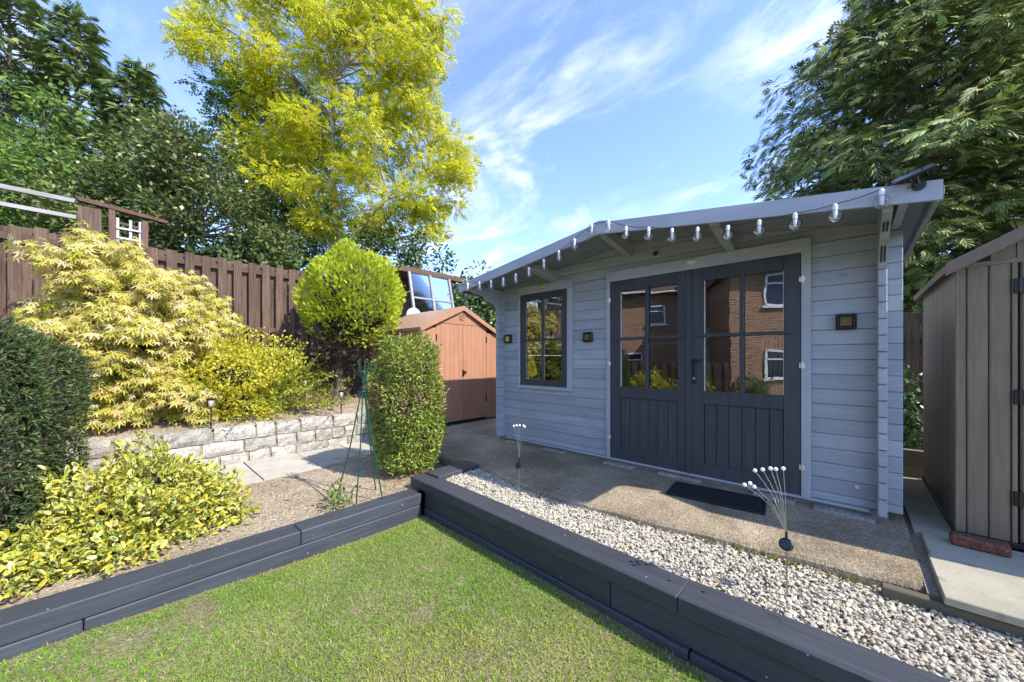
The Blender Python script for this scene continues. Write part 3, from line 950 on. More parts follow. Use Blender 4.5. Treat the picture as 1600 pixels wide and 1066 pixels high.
for xa, xb in ((-3.276,-2.992),(-2.962,-2.674)):
    for za, zb in ((1.282,1.802),(1.83,2.362)):
        b = MB(); b.add([(xa,3.803,za),(xb,3.803,za),(xb,3.803,zb),(xa,3.803,zb)], [(0,1,2,3)], False); b.build('pane', M['glass'], wroot)
        part('bead', M['trim_z'], wroot, (xa, xa+.005, 3.796, 3.802, za, zb), c=0)
# doors
part('door_trim', M['trim'], cab, (-2.048,-0.233,3.768,3.802,2.434,2.547)); part('door_trim', M['trim_z'], cab, (-2.046,-2.001,3.770,3.802,0.440,2.433)); part('door_trim', M['trim_z'], cab, (-0.297,-0.235,3.770,3.802,0.440,2.433))
def door(x0, x1, gx0, gx1, px0, px1, vb):
    d = part('door', M['anth'], cab, (x0, gx0, 3.778, 3.83, 0.446, 2.431), (gx1, x1, 3.778, 3.83, 0.446, 2.431))
    for z0, z1 in ((2.313,2.430),(1.137,1.257),(0.447,0.560)):
        part('rail', M['anth'], d, (gx0+.0005, gx1-.0005, 3.779, 3.829, z0, z1))
    n = 6; w = (gx1-gx0)/n
    for i in range(n): part('panel_board', M['anth'], d, (gx0+w*i+.0015, gx0+w*(i+1)-.0015, 3.792, 3.822, 0.560, 1.137), c=0.005)
    part('bead', M['anth'], d, (gx0, gx1, 3.783, 3.792, 0.560, 0.570), c=0.002)
    part('glazing_bar', M['anth'], d, (vb-.016, vb+.016, 3.768, 3.800, 1.215, 2.345)); 
    part('glazing_bar', M['anth'], d, (gx0-.075, vb-.017, 3.762, 3.796, 1.772, 1.801)); part('glazing_bar', M['anth'], d, (vb+.017, gx1+.055, 3.762, 3.796, 1.772, 1.801))
    for xa, xb in ((gx0, vb-.016), (vb+.016, gx1)):
        for za, zb in ((1.257,1.773),(1.800,2.313)):
            b = MB(); b.add([(xa,3.806,za),(xb,3.806,za),(xb,3.806,zb),(xa,3.806,zb)], [(0,1,2,3)], False); b.build('pane', M['glass'], d)
        part('bead', M['white'], d, (gx0+.0005, gx0+.006, 3.798, 3.804, 1.257, 2.313), c=0) if xa == gx0 else part('bead', M['white'], d, (gx1-.006, gx1-.0005, 3.798, 3.804, 1.257, 2.313), c=0)
    return d
dl = door(-1.999, -1.160, -1.881, -1.262, 0, 0, -1.577)
dr = door(-1.152, -0.299, -1.026, -0.412, 0, 0, -0.714)
part('cover_strip', M['anth'], dr, (-1.182,-1.134,3.762,3.7785,0.45,2.425))
hp = part('handle', M['black'], dr, (-1.122,-1.092,3.766,3.777,1.325,1.562), c=0.006)
b = MB(); b.tube([(-1.107,3.768,1.535),(-1.107,3.738,1.535),(-1.085,3.732,1.540),(-1.03,3.734,1.560)], [.009,.009,.009,.007], 8); b.build('lever', M['black'], hp)
b = MB(); b.lathe([(0.012,0),(0.012,-.006),(0.0,-.007)], 10, (-1.107,3.766,1.375), 'y'); b.build('keyhole', M['steel'], hp)
for x, z, p in ((-2.005,2.228,dl),(-2.005,1.512,dl),(-2.005,0.684,dl),(-0.290,2.213,dr),(-0.290,1.512,dr),(-0.290,0.683,dr)):
    b = MB(); b.tube([(x,3.764,z-.028),(x,3.764,z+.028)], 0.008, 8); b.box(x-.02,x+.02,3.7655,3.7675,z-.02,z+.02); b.build('hinge', M['galv'], p)
# round vent in the gable
b = MB(); b.lathe([(0.034,0),(0.034,-.012),(0.024,-.014),(0.022,-.006),(0.0,-.006)], 18, (-1.489,3.800,2.659), 'y')
v_o = b.build('vent', M['brass'], cab); b = MB(); b.lathe([(0.021,-.0065),(0.0,-.008)], 16, (-1.489,3.800,2.659), 'y'); b.build('mesh_disc', M['black'], v_o)

# ------------------------------------------------------------------ lights on the cabin
for x, lab, ms in ((-2.966, 'small oval lamp with brass rim above the cabin window', 'amber'), (-1.133, 'small oval pale lamp above the cabin double doors', 'lens')):
    t = thing('oval_lamp', (x, 3.77, 2.497), lab, 'wall lamp')
    y0 = 3.772 if x < -2 else 3.768
    for nm, mm, sc, yy_ in (('rim', M['brass'] if ms == 'amber' else M['lens'], 1.0, 0), ('lens', M[ms], 0.78, -.012)):
        b = MB(); n = 20
        for r, h in ((1.0, 0.0), (1.0, -.008), (.82, -.016), (0.0, -.019)):
            for k_ in range(n):
                a = 6.28318*k_/n; b.v.append((x+0.047*sc*r*math.cos(a), y0+yy_+h, 2.505+0.026*sc*r*math.sin(a)))
        for i in range(3):
            for k_ in range(n): b.f.append((i*n+k_, i*n+(k_+1)%n, (i+1)*n+(k_+1)%n, (i+1)*n+k_))
        b.build(nm, mm, t, smooth=True)
for x, z, lens, lab in ((-3.594, 1.846, 'amber', 'square black wall lamp with amber lens left of the cabin window'), (-2.29, 1.822, 'dark_lens', 'square black wall lamp between the cabin window and the doors'), (-0.028, 1.851, 'dark_lens', 'square black wall lamp on the logs right of the doors')):
    t = thing('wall_lamp', (x, 3.79, z-.06), lab, 'wall lamp', 'square lamps on the cabin front')
    b = MB(); b.box(x-.060, x+.060, 3.772, 3.802, z-.060, z+.060, 0.008); b.build('back_plate', M['black'], t)
    b = MB()
    for q in ((x-.055,x+.055,3.744,3.774,z+.038,z+.055),(x-.055,x+.055,3.744,3.774,z-.055,z-.038),(x-.055,x-.038,3.744,3.774,z-.039,z+.039),(x+.038,x+.055,3.744,3.774,z-.039,z+.039)): b.box(*q, 0.004)
    b.build('bezel', M['black'], t)
    b = MB(); b.box(x-.038, x+.038, 3.752, 3.773, z-.038, z+.038, 0.006); b.build('lens', M[lens], t)
b = MB(); b.lathe([(0.017,0),(0.017,-.006),(0.011,-.016),(0,-.018)], 14, (0.033,3.800,0.592), 'y'); tag(b.build('cable_cover', M['lens'], smooth=True), 'small round cream cap low on the logs right of the doors', 'cable cap')

# ------------------------------------------------------------------ festoon lights
BULBS = [(-3.683,2.49),(-3.457,2.468),(-3.245,2.456),(-3.035,2.455),(-2.829,2.472),(-2.625,2.512),(-2.418,2.562),(-2.216,2.614),(-2.027,2.695),(-1.837,2.795),(-1.66,2.785),(-1.477,2.684),(-1.272,2.626),(-1.074,2.567),(-0.883,2.529),(-0.677,2.490),(-0.475,2.480),(-0.276,2.474),(-0.074,2.476),(0.133,2.506)]
fl = thing('festoon_lights', (-1.77, 3.10, 2.45), 'string of clear globe bulbs hung along the cabin bargeboards', 'string lights')
YB_ = 3.098
cab_pts = [(-3.86,3.12,2.55)]
for i, (x, z) in enumerate(BULBS):
    cab_pts.append((x, YB_, z+.075))
    if i+1 < len(BULBS):
        x2, z2 = BULBS[i+1]; cab_pts.append(((x+x2)/2, YB_, (z+z2)/2+.075-.006))
cab_pts += [(0.20,3.10,2.60),(0.26,3.11,2.585),(0.235,3.105,2.555),(0.27,3.10,2.56),(0.25,3.108,2.61),(0.30,3.10,2.655)]
b = MB(); b.tube(cab_pts, 0.0028, 5); b.build('cable', M['black'], fl)
for i, (x, z) in enumerate(BULBS):
    tl = rnd.uniform(-.006,.006)
    b = MB(); prof = [(0.0,-.041)]+[(0.040*math.sin(a), -0.040*math.cos(a)) for a in np.linspace(0.3,2.75,10)]+[(0.0125,0.040),(0.012,0.046)]
    b.lathe(prof, 16, (x+tl, YB_, z)); g = b.build('globe', M['bulb'], fl, smooth=True)
    b = MB(); b.lathe([(0.0135,0.040),(0.0145,0.05),(0.0135,0.070),(0.006,0.078)], 10, (x+tl, YB_, z)); b.build('socket', M['white'], g, smooth=True)
    b = MB(); b.lathe([(0.004,-.020),(0.0105,-.014),(0.0115,0.040)], 8, (x+tl, YB_, z)); b.build('filament_core', M['white'], g, smooth=True)
sp = thing('solar_panel', (0.26, 3.11, 2.56), 'small black solar panel clipped on the roof corner of the cabin', 'solar panel')
Mx = Matrix.Translation((0.265, 3.10, 2.628)) @ Matrix.Rotation(-0.30, 4, 'Y') @ Matrix.Rotation(0.5, 4, 'X')
b = MB(); b.box(-.085,.085,-.05,.05,-.006,.006,0.003,Mx); b.build('frame', M['black'], sp)
b = MB(); b.box(-.078,.078,-.044,.044,.0055,.0075,0,Mx); b.build('cell', M['pv'], sp)
b = MB(); b.lathe([(0.030,0),(0.030,-.012),(0.0,-.014)], 16, (0.285,3.128,2.565), 'y'); b.build('mount', M['black'], sp)
b = MB(); b.tube([(0.285,3.12,2.57),(0.275,3.105,2.615)], 0.008, 6); b.build('arm', M['black'], sp)

# ------------------------------------------------------------------ things seen through the glass
def shelf_thing():
    t = thing('shelf_unit', (-1.65, 4.75, 0.452), 'grey shelf unit standing behind the left door glass', 'shelves')
    for x in (-2.0,-1.3): part('post', M['steel'], t, (x-.02,x+.02,4.6,4.64,0.452,1.95)); part('post', M['steel'], t, (x-.02,x+.02,4.96,5.0,0.452,1.95))
    for z in (0.7,1.22,1.75): part('shelf', M['white'], t, (-2.02,-1.28,4.59,5.01,z,z+.02))
shelf_thing()
def bucketlike(name, loc, r0, r1, h, mat, lab, cat):
    b = MB(); b.lathe([(r0,0),(r1,h),(r1-.008,h),(r0-.008,.01),(0,.01)], 18, loc); return tag(b.build(name, mat, smooth=True), lab, cat)
M['red'] = plain('red_plastic', (0.45,0.02,0.02)); M['lime'] = plain('lime_plastic', (0.20,0.45,0.03)); M['blue'] = plain('blue_plastic', (0.02,0.18,0.50)); M['orange'] = plain('orange_plastic', (0.6,0.18,0.02))
bucketlike('bucket', (-1.62,4.72,1.24), .07, .09, .15, M['red'], 'red bucket on the shelf behind the left door glass', 'bucket')
bucketlike('tub', (-1.88,4.75,1.24), .06, .08, .17, M['white'], 'white tub on the shelf behind the left door glass', 'tub')
def leaning(name, x, y, rot, w, h, mat, lab, cat):
    Mz = Matrix.Translation((x,y,1.0)) @ Matrix.Rotation(rot,4,'Y') @ Matrix.Rotation(-.15,4,'X')
    b = MB(); b.box(-w/2,w/2,-.012,.012,0,h,0.01,Mz); return tag(b.build(name, mat), lab, cat)
part('bench_top', wood('bench_top', (0.25,0.18,0.11),(0.33,0.25,0.16),'x'), None, (-3.6,-2.4,4.0,4.45,0.97,1.0))
tb = bpy.data.objects['bench_top']; tag(tb, 'wooden workbench under the cabin window inside', 'workbench')
for x in (-3.55,-2.47): part('leg', M['fence'], tb, (x,x+.05,4.05,4.1,0.452,0.972)); part('leg', M['fence'], tb, (x,x+.05,4.36,4.41,0.452,0.972))
leaning('toy_board', -3.2, 4.05, -0.25, .09, .42, M['lime'], 'lime green plastic board leaning inside the cabin window', 'toy')
leaning('toy_board', -2.93, 4.06, 0.45, .07, .45, M['lime'], 'lime green plastic board tilted between blue and orange toys inside', 'toy')
leaning('toy_bat', -3.08, 4.10, 0.75, .06, .50, M['blue'], 'blue plastic bat leaning inside the cabin window', 'toy')
leaning('toy_spade', -2.80, 4.08, -0.5, .07, .42, M['orange'], 'orange plastic spade leaning inside the cabin window', 'toy')
cr = thing('storage_crate', (-0.62, 4.35, 1.10), 'white plastic crate behind the right door glass', 'crate')
for q in ((-.80,-.45,4.2,4.215,1.15,1.36),(-.80,-.45,4.485,4.5,1.15,1.36)): part('side', M['white'], cr, q)
for q in ((-.80,-.785,4.2155,4.4845,1.15,1.36),(-.465,-.45,4.2155,4.4845,1.15,1.36)): part('end', M['white'], cr, q)
part('base', M['white'], cr, (-.784,-.466,4.216,4.484,1.15,1.165))
tbl = part('side_table', wood('table_top', (0.20,0.14,0.08),(0.28,0.2,0.12),'x'), None, (-.95,-.40,4.1,4.6,1.12,1.15)); tag(tbl, 'wooden table carrying the white crate inside the cabin', 'table')
for x in (-.93,-.46):
    for y in (4.12,4.54): part('leg', M['fence'], tbl, (x,x+.04,y,y+.04,0.452,1.121))
cu = thing('string_curtain', (-0.5, 3.9, 1.2), 'white bead string curtain hanging inside the right door', 'curtain')
part('rod', M['white'], cu, (-.60,-.38,3.895,3.91,1.78,1.79))
for i in range(9):
    x = -.585+.022*i; pts = [(x+.006*math.sin(z*9+i*2), 3.90+.004*math.cos(z*11+i), z) for z in np.linspace(1.24,1.785,12)]
    b = MB(); b.tube(pts, 0.004, 5); b.build('strand', M['white'], cu)

# ================================================================== DOOR MAT
mat_o = thing('door_mat', (-0.85, 3.48, 0.38), 'black rubber lattice door mat on the concrete before the doors', 'door mat')
Mm = Matrix.Translation((-0.855, 3.485, 0.3765)) @ Matrix.Rotation(0.10, 4, 'Z')
b = MB(); b.box(-.36,.36,-.19,.19,0,.006,0.002,Mm); b.build('backing', M['rubber'], mat_o)
b = MB()
for q in ((-.36,.36,-.19,-.175),(-.36,.36,.175,.19)): b.box(q[0],q[1],q[2],q[3],.005,.014,0.003,Mm)
for q in ((-.36,-.345,-.176,.176),(.345,.36,-.176,.176)): b.box(q[0],q[1],q[2],q[3],.005,.014,0.003,Mm)
b.build('rim', M['rubber'], mat_o)
b = MB()
for s in (-1,1):
    for i in range(-13,14):
        c0 = i*0.042
        pts = []
        # clip a diagonal to the mat
        for t in (-.52,.52):
            pass
        xs_ = [(c0+s*t, t) for t in np.linspace(-.174,.174,2)]
        (xa,ya),(xb,yb) = xs_
        if xa > xb: (xa,ya),(xb,yb) = (xb,yb),(xa,ya)
        if xb < -.344 or xa > .344: continue
        if xa < -.344: ya += (yb-ya)*(-.344-xa)/(xb-xa); xa = -.344
        if xb > .344: yb = ya+(yb-ya)*(.344-xa)/(xb-xa); xb = .344
        b.tube([Mm @ Vector((xa,ya,.008)), Mm @ Vector((xb,yb,.008))], .0042, 4)
o = b.build('lattice', M['rubber'], mat_o)

# ================================================================== FIREFLY STAKE LIGHTS
def firefly(loc, heads, lab):
    t = thing('stake_light', loc, lab, 'solar light', 'white bead stake lights in the gravel')
    x, y, z = loc
    b = MB(); b.tube([(x,y,z-.05),(x-.003,y,z+.26)], 0.0045, 8); b.build('stake', M['steel'], t)
    Mh = Matrix.Translation((x-.003,y-.012,z+.285)) @ Matrix.Rotation(0.9,4,'X') @ Matrix.Rotation(-.2,4,'Y')
    b = MB(); vs_ = MB().lathe([(0.0,-.016),(0.026,-.016),(0.033,-.006),(0.033,.006),(0.028,.010),(0,.010)], 18).v
    b.lathe([(0.0,-.016),(0.026,-.016),(0.033,-.006),(0.033,.006),(0.028,.010),(0,.010)], 18); b.v = [tuple(Mh @ Vector(p)) for p in b.v]
    h = b.build('lamp_head', M['black'], t, smooth=False)
    b = MB(); b.lathe([(0.024,.0105),(0.0,.0112)], 16); b.v = [tuple(Mh @ Vector(p)) for p in b.v]; b.build('solar_cell', M['pv'], h)
    b = MB(); b.tube([(x-.003,y,z+.29),(x-.003,y,z+.35)], 0.006, 8); b.build('collar', M['black'], t)
    for dx, dy, hz in heads:
        p0 = Vector((x-.003,y,z+.34)); p1 = Vector((x+dx,y+dy,z+hz)); mid = p0.lerp(p1,.5)+Vector((dx*-.12,dy*-.12,.02))
        b = MB(); b.tube([p0, p0.lerp(mid,.5)+Vector((0,0,.006)), mid, mid.lerp(p1,.5)+Vector((0,0,.006)), p1], 0.0016, 5); w_ = b.build('wire', M['steel'], t)
        b = MB(); b.lathe([(0,-.0105)]+[(0.0105*math.sin(a),-.0105*math.cos(a)) for a in np.linspace(.3,2.85,7)]+[(0,.0105)], 12, tuple(p1)); b.build('bead', M['white'], w_, smooth=True)
firefly((-0.248,2.407,0.30), [(-.165,-.16,.60),(-.145,-.13,.605),(-.13,-.11,.585),(-.125,-.12,.675),(-.095,-.09,.68),(-.065,-.06,.685),(-.045,-.035,.68),(-.015,-.015,.685)], 'stake light with a fan of white beads leaning over the wide gravel')
firefly((-2.236,2.50,0.30), [(-.045,-.03,.645),(-.02,-.02,.65),(.0,.0,.652),(.035,.015,.65),(.045,.02,.642)], 'stake light with upright white beads in the gravel before the cabin logs')

# ================================================================== TAN SHED (left)
ts = thing('tan_shed', (-6.1, 4.25, 0.38), 'tan plastic garden shed with double doors and gable vent', 'garden shed')
FX = -5.22; YA, YZ = 3.375, 5.13; YAP = 4.253; ZE = 2.06; ZA = 2.475
def zt_(y): return ZE + (ZA-ZE)*(1-abs(y-YAP)/(YAP-YA))
def panel(y0, y1, z0, z1f, parent, x=FX, name='panel'):
    b = MB(); g = .0016
    z1a = z1f(y0) if callable(z1f) else z1f; z1b = z1f(y1) if callable(z1f) else z1f
    b.prism([(y0+g,z0),(y1-g,z0),(y1-g,z1b),(y0+g,z1a)], 'x', x-.03, x)
    return b.build(name, M['terracotta'], parent)
for y0, y1 in ((YA,3.47),(3.47,3.575),(3.575,3.678)): panel(y0, y1, 0.40, 2.10 if y0 > 3.4 else 2.04, ts)
for y0, y1 in ((4.868,4.955),(4.955,5.045),(5.045,YZ)): panel(y0, y1, 0.40, 2.06, ts)
for ya, yb in ((3.682,4.274),(4.280,4.866)):
    d = MB(); d.box(FX-.05, FX-.012, ya, yb, 0.43, 2.185); do = d.build('door', M['terracotta'], ts)
    n = 6
    for i in range(n): panel(ya+(yb-ya)*i/n, ya+(yb-ya)*(i+1)/n, 0.432, 2.18, do, FX-.004)
    yh = ya+.005 if ya < 4 else yb-.005
    for zh in (0.78, 1.93):
        b = MB(); b.box(FX-.006, FX+.010, yh-.012, yh+.012, zh-.06, zh+.06, .003); b.build('hinge', M['black'], do)
b = MB(); b.prism([(3.63,2.188),(4.875,2.188),(YAP,ZA-.005)], 'x', FX-.028, FX+.004, convex=True); gab = b.build('gable', M['terracotta'], ts)
n = 14
for i in range(1, n):
    y = 3.62+(4.88-3.62)*i/n
    zt = zt_(y)-.03
    if zt > 2.235: b = MB(); b.box(FX+.003, FX+.0065, y-.033, y+.033, 2.225, zt, .002); b.build('slat', M['terracotta'], gab)
b = MB(); b.lathe([(0.072,0),(0.072,.014),(0.058,.016),(0.056,.009),(0,.009)], 24, (FX+.005,4.253,2.335), 'x'); vo_ = b.build('vent', M['tan_roof'], gab)
for i in range(-4,5):
    w = math.sqrt(max(0,.052**2-(i*.0115)**2)); b = MB(); b.box(FX+.013, FX+.019, 4.253-w, 4.253+w, 2.335+i*.0115-.003, 2.335+i*.0115+.003); b.build('louvre', M['terracotta'], vo_)
for s in (-1, 1):
    ye = YA-.035 if s < 0 else YZ+.035
    ze = zt_(YA)-.035*(ZA-ZE)/(YAP-YA)
    b = MB(); b.prism([(YAP,ZA-.005),(ye,ze-.005),(ye,ze+.045),(YAP,ZA+.05)], 'x', -7.05, FX+.045); ro = b.build('roof_panel', M['tan_roof'], ts)
    b = MB(); b.prism([(YAP,ZA-.03),(ye,ze-.03),(ye,ze+.05),(YAP,ZA+.056)], 'x', FX+.046, FX+.058); b.build('barge', M['terracotta'], ro)
    for i in range(0):
        f0 = 0.1+0.15*i; ys = YAP+(ye-YAP)*f0; zr_ = (ZA+.05)+(ze+.045-ZA-.05)*f0
        b = MB(); b.box(-7.03, FX+.07, ys-.008, ys+.008, zr_-.004, zr_+.006, .003); b.build('rib', M['tan_roof'], ro)
for y in (YA, YZ):
    y0 = y if y == YA else y-.03
    for i in range(9):
        xa = -7.0+i*.197; b = MB(); b.box(xa+.002, xa+.195, y0, y0+.03, 0.40, 2.05, .004); b.build('panel', M['terracotta'], ts)
b = MB(); b.box(-7.0,-6.97,YA+.03,YZ-.03,.4,2.05); b.build('back_panel', M['terracotta'], ts)
b = MB(); b.box(-7.05, FX+.05, YA-.03, YZ+.03, 0.375, 0.405, .004); b.build('base', M['black'], ts)
b = MB(); b.box(FX-.004, FX+.016, 4.262, 4.292, 1.24, 1.36, .004); la = b.build('latch', M['black'], ts)
b = MB(); b.box(FX+.016, FX+.045, 4.275, 4.325, 1.285, 1.335, .006); b.build('padlock', M['black'], la)

# ================================================================== TAUPE SHED (right)
rs = thing('taupe_shed', (1.45, 4.6, 0.40), 'taupe wood-grain plastic shed standing on the pale slabs', 'garden shed')
SX, SY, SW = 0.512, 3.79, 1.86
XAP = SX+SW/2
ZE2 = 2.175; RS = 0.58
def zr2(x): return ZE2 + RS*(SW/2-abs(x-XAP))
edges = [SX, 0.556, 0.646, 0.733]
def rpanel(x0, x1, z0, z1):
    b = MB(); b.box(x0+.002, x1-.002, SY, SY+.03, z0, z1, .006); b.build('panel', M['taupe'], rs)
for a, c in zip(edges, edges[1:]): rpanel(a, c, 0.40, 2.17)
b = MB(); b.tube([(SX+.003,SY+.003,0.40),(SX+.003,SY+.003,2.17)], .008, 8); b.build('corner_post', M['taupe'], rs)
b = MB(); b.box(0.735, 0.757, SY-.004, SY+.028, 0.40, 2.17, .004); b.build('door_jamb', M['taupe'], rs)
dd = MB(); dd.box(0.768, XAP-.004, SY+.004, SY+.04, 0.43, 2.19); ddo = dd.build('door', M['taupe'], rs)
dd2 = MB(); dd2.box(XAP+.004, 2*XAP-0.768, SY+.004, SY+.04, 0.43, 2.19); ddo2 = dd2.build('door', M['taupe'], rs)
for x0, dd_ in ((0.77, ddo), (XAP+.006, ddo2)):
    for i in range(7):
        w = (XAP-.776)/7; b = MB(); b.box(x0+w*i+.002, x0+w*(i+1)-.002, SY-.004, SY+.006, 0.435, 2.185, .004); b.build('panel', M['taupe'], dd_)
for zh in (1.33, 2.02, 0.70):
    b = MB(); b.box(0.738, 0.79, SY-.018, SY-.003, zh-.045, zh+.045, .004); b.tube([(0.762,SY-.018,zh-.045),(0.762,SY-.018,zh+.045)], .008, 6); b.build('hinge', M['black'], ddo)
for x0 in (2*XAP-.75, 2*XAP-.64): rpanel(x0, x0+.105, 0.40, 2.17)
# gable boards above the doors
x = SX+.04
while x < SX+SW-.05:
    zt = min(zr2(x), zr2(x+.10))-.02
    if zt > 2.215: b = MB(); b.prism([(x+.002,2.19),(x+.098,2.19),(x+.098,zr2(x+.10)-.02),(x+.002,zr2(x)-.02)], 'y', SY+.002, SY+.03); b.build('panel', M['taupe'], rs)
    x += .10
b = MB(); b.box(SX, SX+SW, SY-.006, SY+.002, 2.165, 2.195, .003); b.build('head_rail', M['taupe'], rs)
for i in range(14):
    ya = SY+.03+i*.105; b = MB(); b.box(SX, SX+.03, ya+.002, ya+.103, 0.40, 2.165, .006); b.build('panel', M['taupe'], rs)
    b = MB(); b.box(SX+SW-.03, SX+SW, ya+.002, ya+.103, 0.40, 2.165, .006); b.build('panel', M['taupe'], rs)
b = MB(); b.box(SX+.03, SX+SW-.03, SY+1.47, SY+1.5, 0.4, 2.165); b.build('back_panel', M['taupe'], rs)
for s in (-1, 1):
    xe = SX-.055 if s < 0 else SX+SW+.055; ze = ZE2-.055*RS
    b = MB(); b.prism([(XAP,zr2(XAP)-.004),(xe,ze-.004),(xe,ze+.045),(XAP,zr2(XAP)+.045)], 'y', SY-.075, SY+1.58); ro = b.build('roof_panel', M['taupe_roof'], rs)
    b = MB(); b.prism([(XAP,zr2(XAP)-.03),(xe,ze-.03),(xe,ze+.052),(XAP,zr2(XAP)+.052)], 'y', SY-.098, SY-.076); b.build('barge', M['taupe_roof'], ro)
    for i in range(5):
        f0 = .12+.18*i; xs_ = XAP+(xe-XAP)*f0; zr_ = zr2(XAP)+.045+(ze-zr2(XAP))*f0
        b = MB(); b.box(xs_-.008, xs_+.008, SY-.07, SY+1.57, zr_-.004, zr_+.006, .003); b.build('rib', M['taupe_roof'], ro)
b = MB(); b.box(SX-.01, SX+SW+.01, SY-.03, SY+1.52, 0.392, 0.425, .004); b.build('base', M['black'], rs)

# loose brick
Mb = Matrix.Translation((0.575, 3.585, 0.4025)) @ Matrix.Rotation(-0.06, 4, 'Z')
b = MB(); b.box(-.115,.115,-.05,.05,0,.062,0.010,Mb)
bo = b.build('loose_brick', M['brick']); tag(bo, 'single weathered red brick lying on the slabs before the taupe shed', 'brick')
# ================================================================== GRAVEL, GRASS, LITTER
def ico():
    t = (1+5**.5)/2
    v = np.array([(-1,t,0),(1,t,0),(-1,-t,0),(1,-t,0),(0,-1,t),(0,1,t),(0,-1,-t),(0,1,-t),(t,0,-1),(t,0,1),(-t,0,-1),(-t,0,1)])
    f = [(0,11,5),(0,5,1),(0,1,7),(0,7,10),(0,10,11),(1,5,9),(5,11,4),(11,10,2),(10,7,6),(7,1,8),(3,9,4),(3,4,2),(3,2,6),(3,6,8),(3,8,9),(4,9,5),(2,4,11),(6,2,10),(8,6,7),(9,8,1)]
    return v/np.linalg.norm(v[0]), f
ICO_V, ICO_F = ico()
def ico2():
    v = [tuple(p) for p in ICO_V]; f = []; cache = {}
    def mid(a, c):
        k_ = (min(a,c), max(a,c))
        if k_ not in cache:
            p = np.array(v[a])+np.array(v[c]); v.append(tuple(p/np.linalg.norm(p))); cache[k_] = len(v)-1
        return cache[k_]
    for a, c, d in ICO_F:
        x, y, z = mid(a,c), mid(c,d), mid(d,a); f += [(a,x,z),(c,y,x),(d,z,y),(x,y,z)]
    return np.array(v), f
ICO2_V, ICO2_F = ico2()

def pebbles(name, P, size, cols, mat, fine=False, flat=(0.55, 0.9), kind='stuff', parent=None, jit=.16):
    V0, F0 = (ICO2_V, ICO2_F) if fine else (ICO_V, ICO_F)
    n = len(P); k = len(V0)
    q = rng.normal(size=(n,4)); q /= np.linalg.norm(q, axis=1, keepdims=True)
    w, x, y, z = q.T
    Rm = np.stack([1-2*(y*y+z*z),2*(x*y-z*w),2*(x*z+y*w),2*(x*y+z*w),1-2*(x*x+z*z),2*(y*z-x*w),2*(x*z-y*w),2*(y*z+x*w),1-2*(x*x+y*y)],1).reshape(n,3,3)
    sc = np.stack([np.ones(n), rng.uniform(.6,.85,n), rng.uniform(*flat,n)*.8],1)*size[:,None]
    J = 1+rng.uniform(-jit,jit,(n,k,1))
    V = (V0[None]*J*sc[:,None,:])
    V = np.einsum('nij,nkj->nki', Rm, V)
    V[:,:,2] *= .72
    V = V+P[:,None,:]
    F = np.array(F0)
    me = bpy.data.meshes.new(name)
    me.vertices.add(n*k); me.vertices.foreach_set('co', V.ravel().astype(np.float32))
    lo = (F.ravel()[None,:]+(np.arange(n)*k)[:,None]).ravel()
    me.loops.add(len(lo)); me.loops.foreach_set('vertex_index', lo.astype(np.int32))
    me.polygons.add(n*len(F)); me.polygons.foreach_set('loop_start', (np.arange(n*len(F))*3).astype(np.int32))
    try: me.polygons.foreach_set('loop_total', np.full(n*len(F),3,np.int32))
    except Exception: pass
    a = me.color_attributes.new('col','FLOAT_COLOR','POINT')
    C = np.concatenate([np.repeat(cols,k,0), np.ones((n*k,1))],1); a.data.foreach_set('color', C.ravel().astype(np.float32))
    me.update(calc_edges=True); me.validate()
    me.polygons.foreach_set('use_smooth', [fine]*len(me.polygons))
    me.materials.append(mat)
    o = bpy.data.objects.new(name, me); COL.objects.link(o)
    o["kind"] = kind
    if parent is not None: o.parent = parent
    return o

def gravel_front(x): return np.interp(x, [-3.4,-0.67,3], [2.26,2.19,2.19])
def gravel_back(x): return np.interp(x, [-3.4,-2.6,-2.04,-1.2,-0.5,0.29,0.30,6], [2.84,2.69,2.62,2.70,2.80,2.86,2.79,2.79])
n = 28000
gx = rng.uniform(-3.12, 1.7, n); u = rng.random(n)
gy = gravel_front(gx)-.02+u*(gravel_back(gx)-gravel_front(gx)+.03)
keep = rng.random(n) < 0.80
gx, gy = gx[keep], gy[keep]; n = len(gx)
hz = 0.295+0.012*fbm(gx, gy, 31, 3, 6.0)
gz = hz+rng.uniform(-.012,.012,n)
gs = rng.uniform(.0062,.0152,n)*(1+.35*(rng.random(n)<.15))*(1+.25*(rng.random(n)<.12))
gc = palette(n, [(.50,.455,.36),(.58,.535,.44),(.43,.385,.30),(.36,.335,.285),(.27,.255,.23),(.48,.40,.28)], [.30,.22,.20,.12,.06,.10], .12)
near = (gx > -0.42) & (gx < 0.55)
gr = pebbles('gravel', np.stack([gx,gy,gz],1)[~near], gs[~near], gc[~near], M['pebble'], False, jit=.2)
tag(gr, 'pale cream gravel filling the strip before the concrete', 'gravel')
gr2 = pebbles('gravel', np.stack([gx,gy,gz],1)[near], gs[near], gc[near], M['pebble'], False, jit=.2)
gr2.name = 'gravel'; tag(gr2, 'coarser cream gravel stones at the wide end by the paving edge', 'gravel')

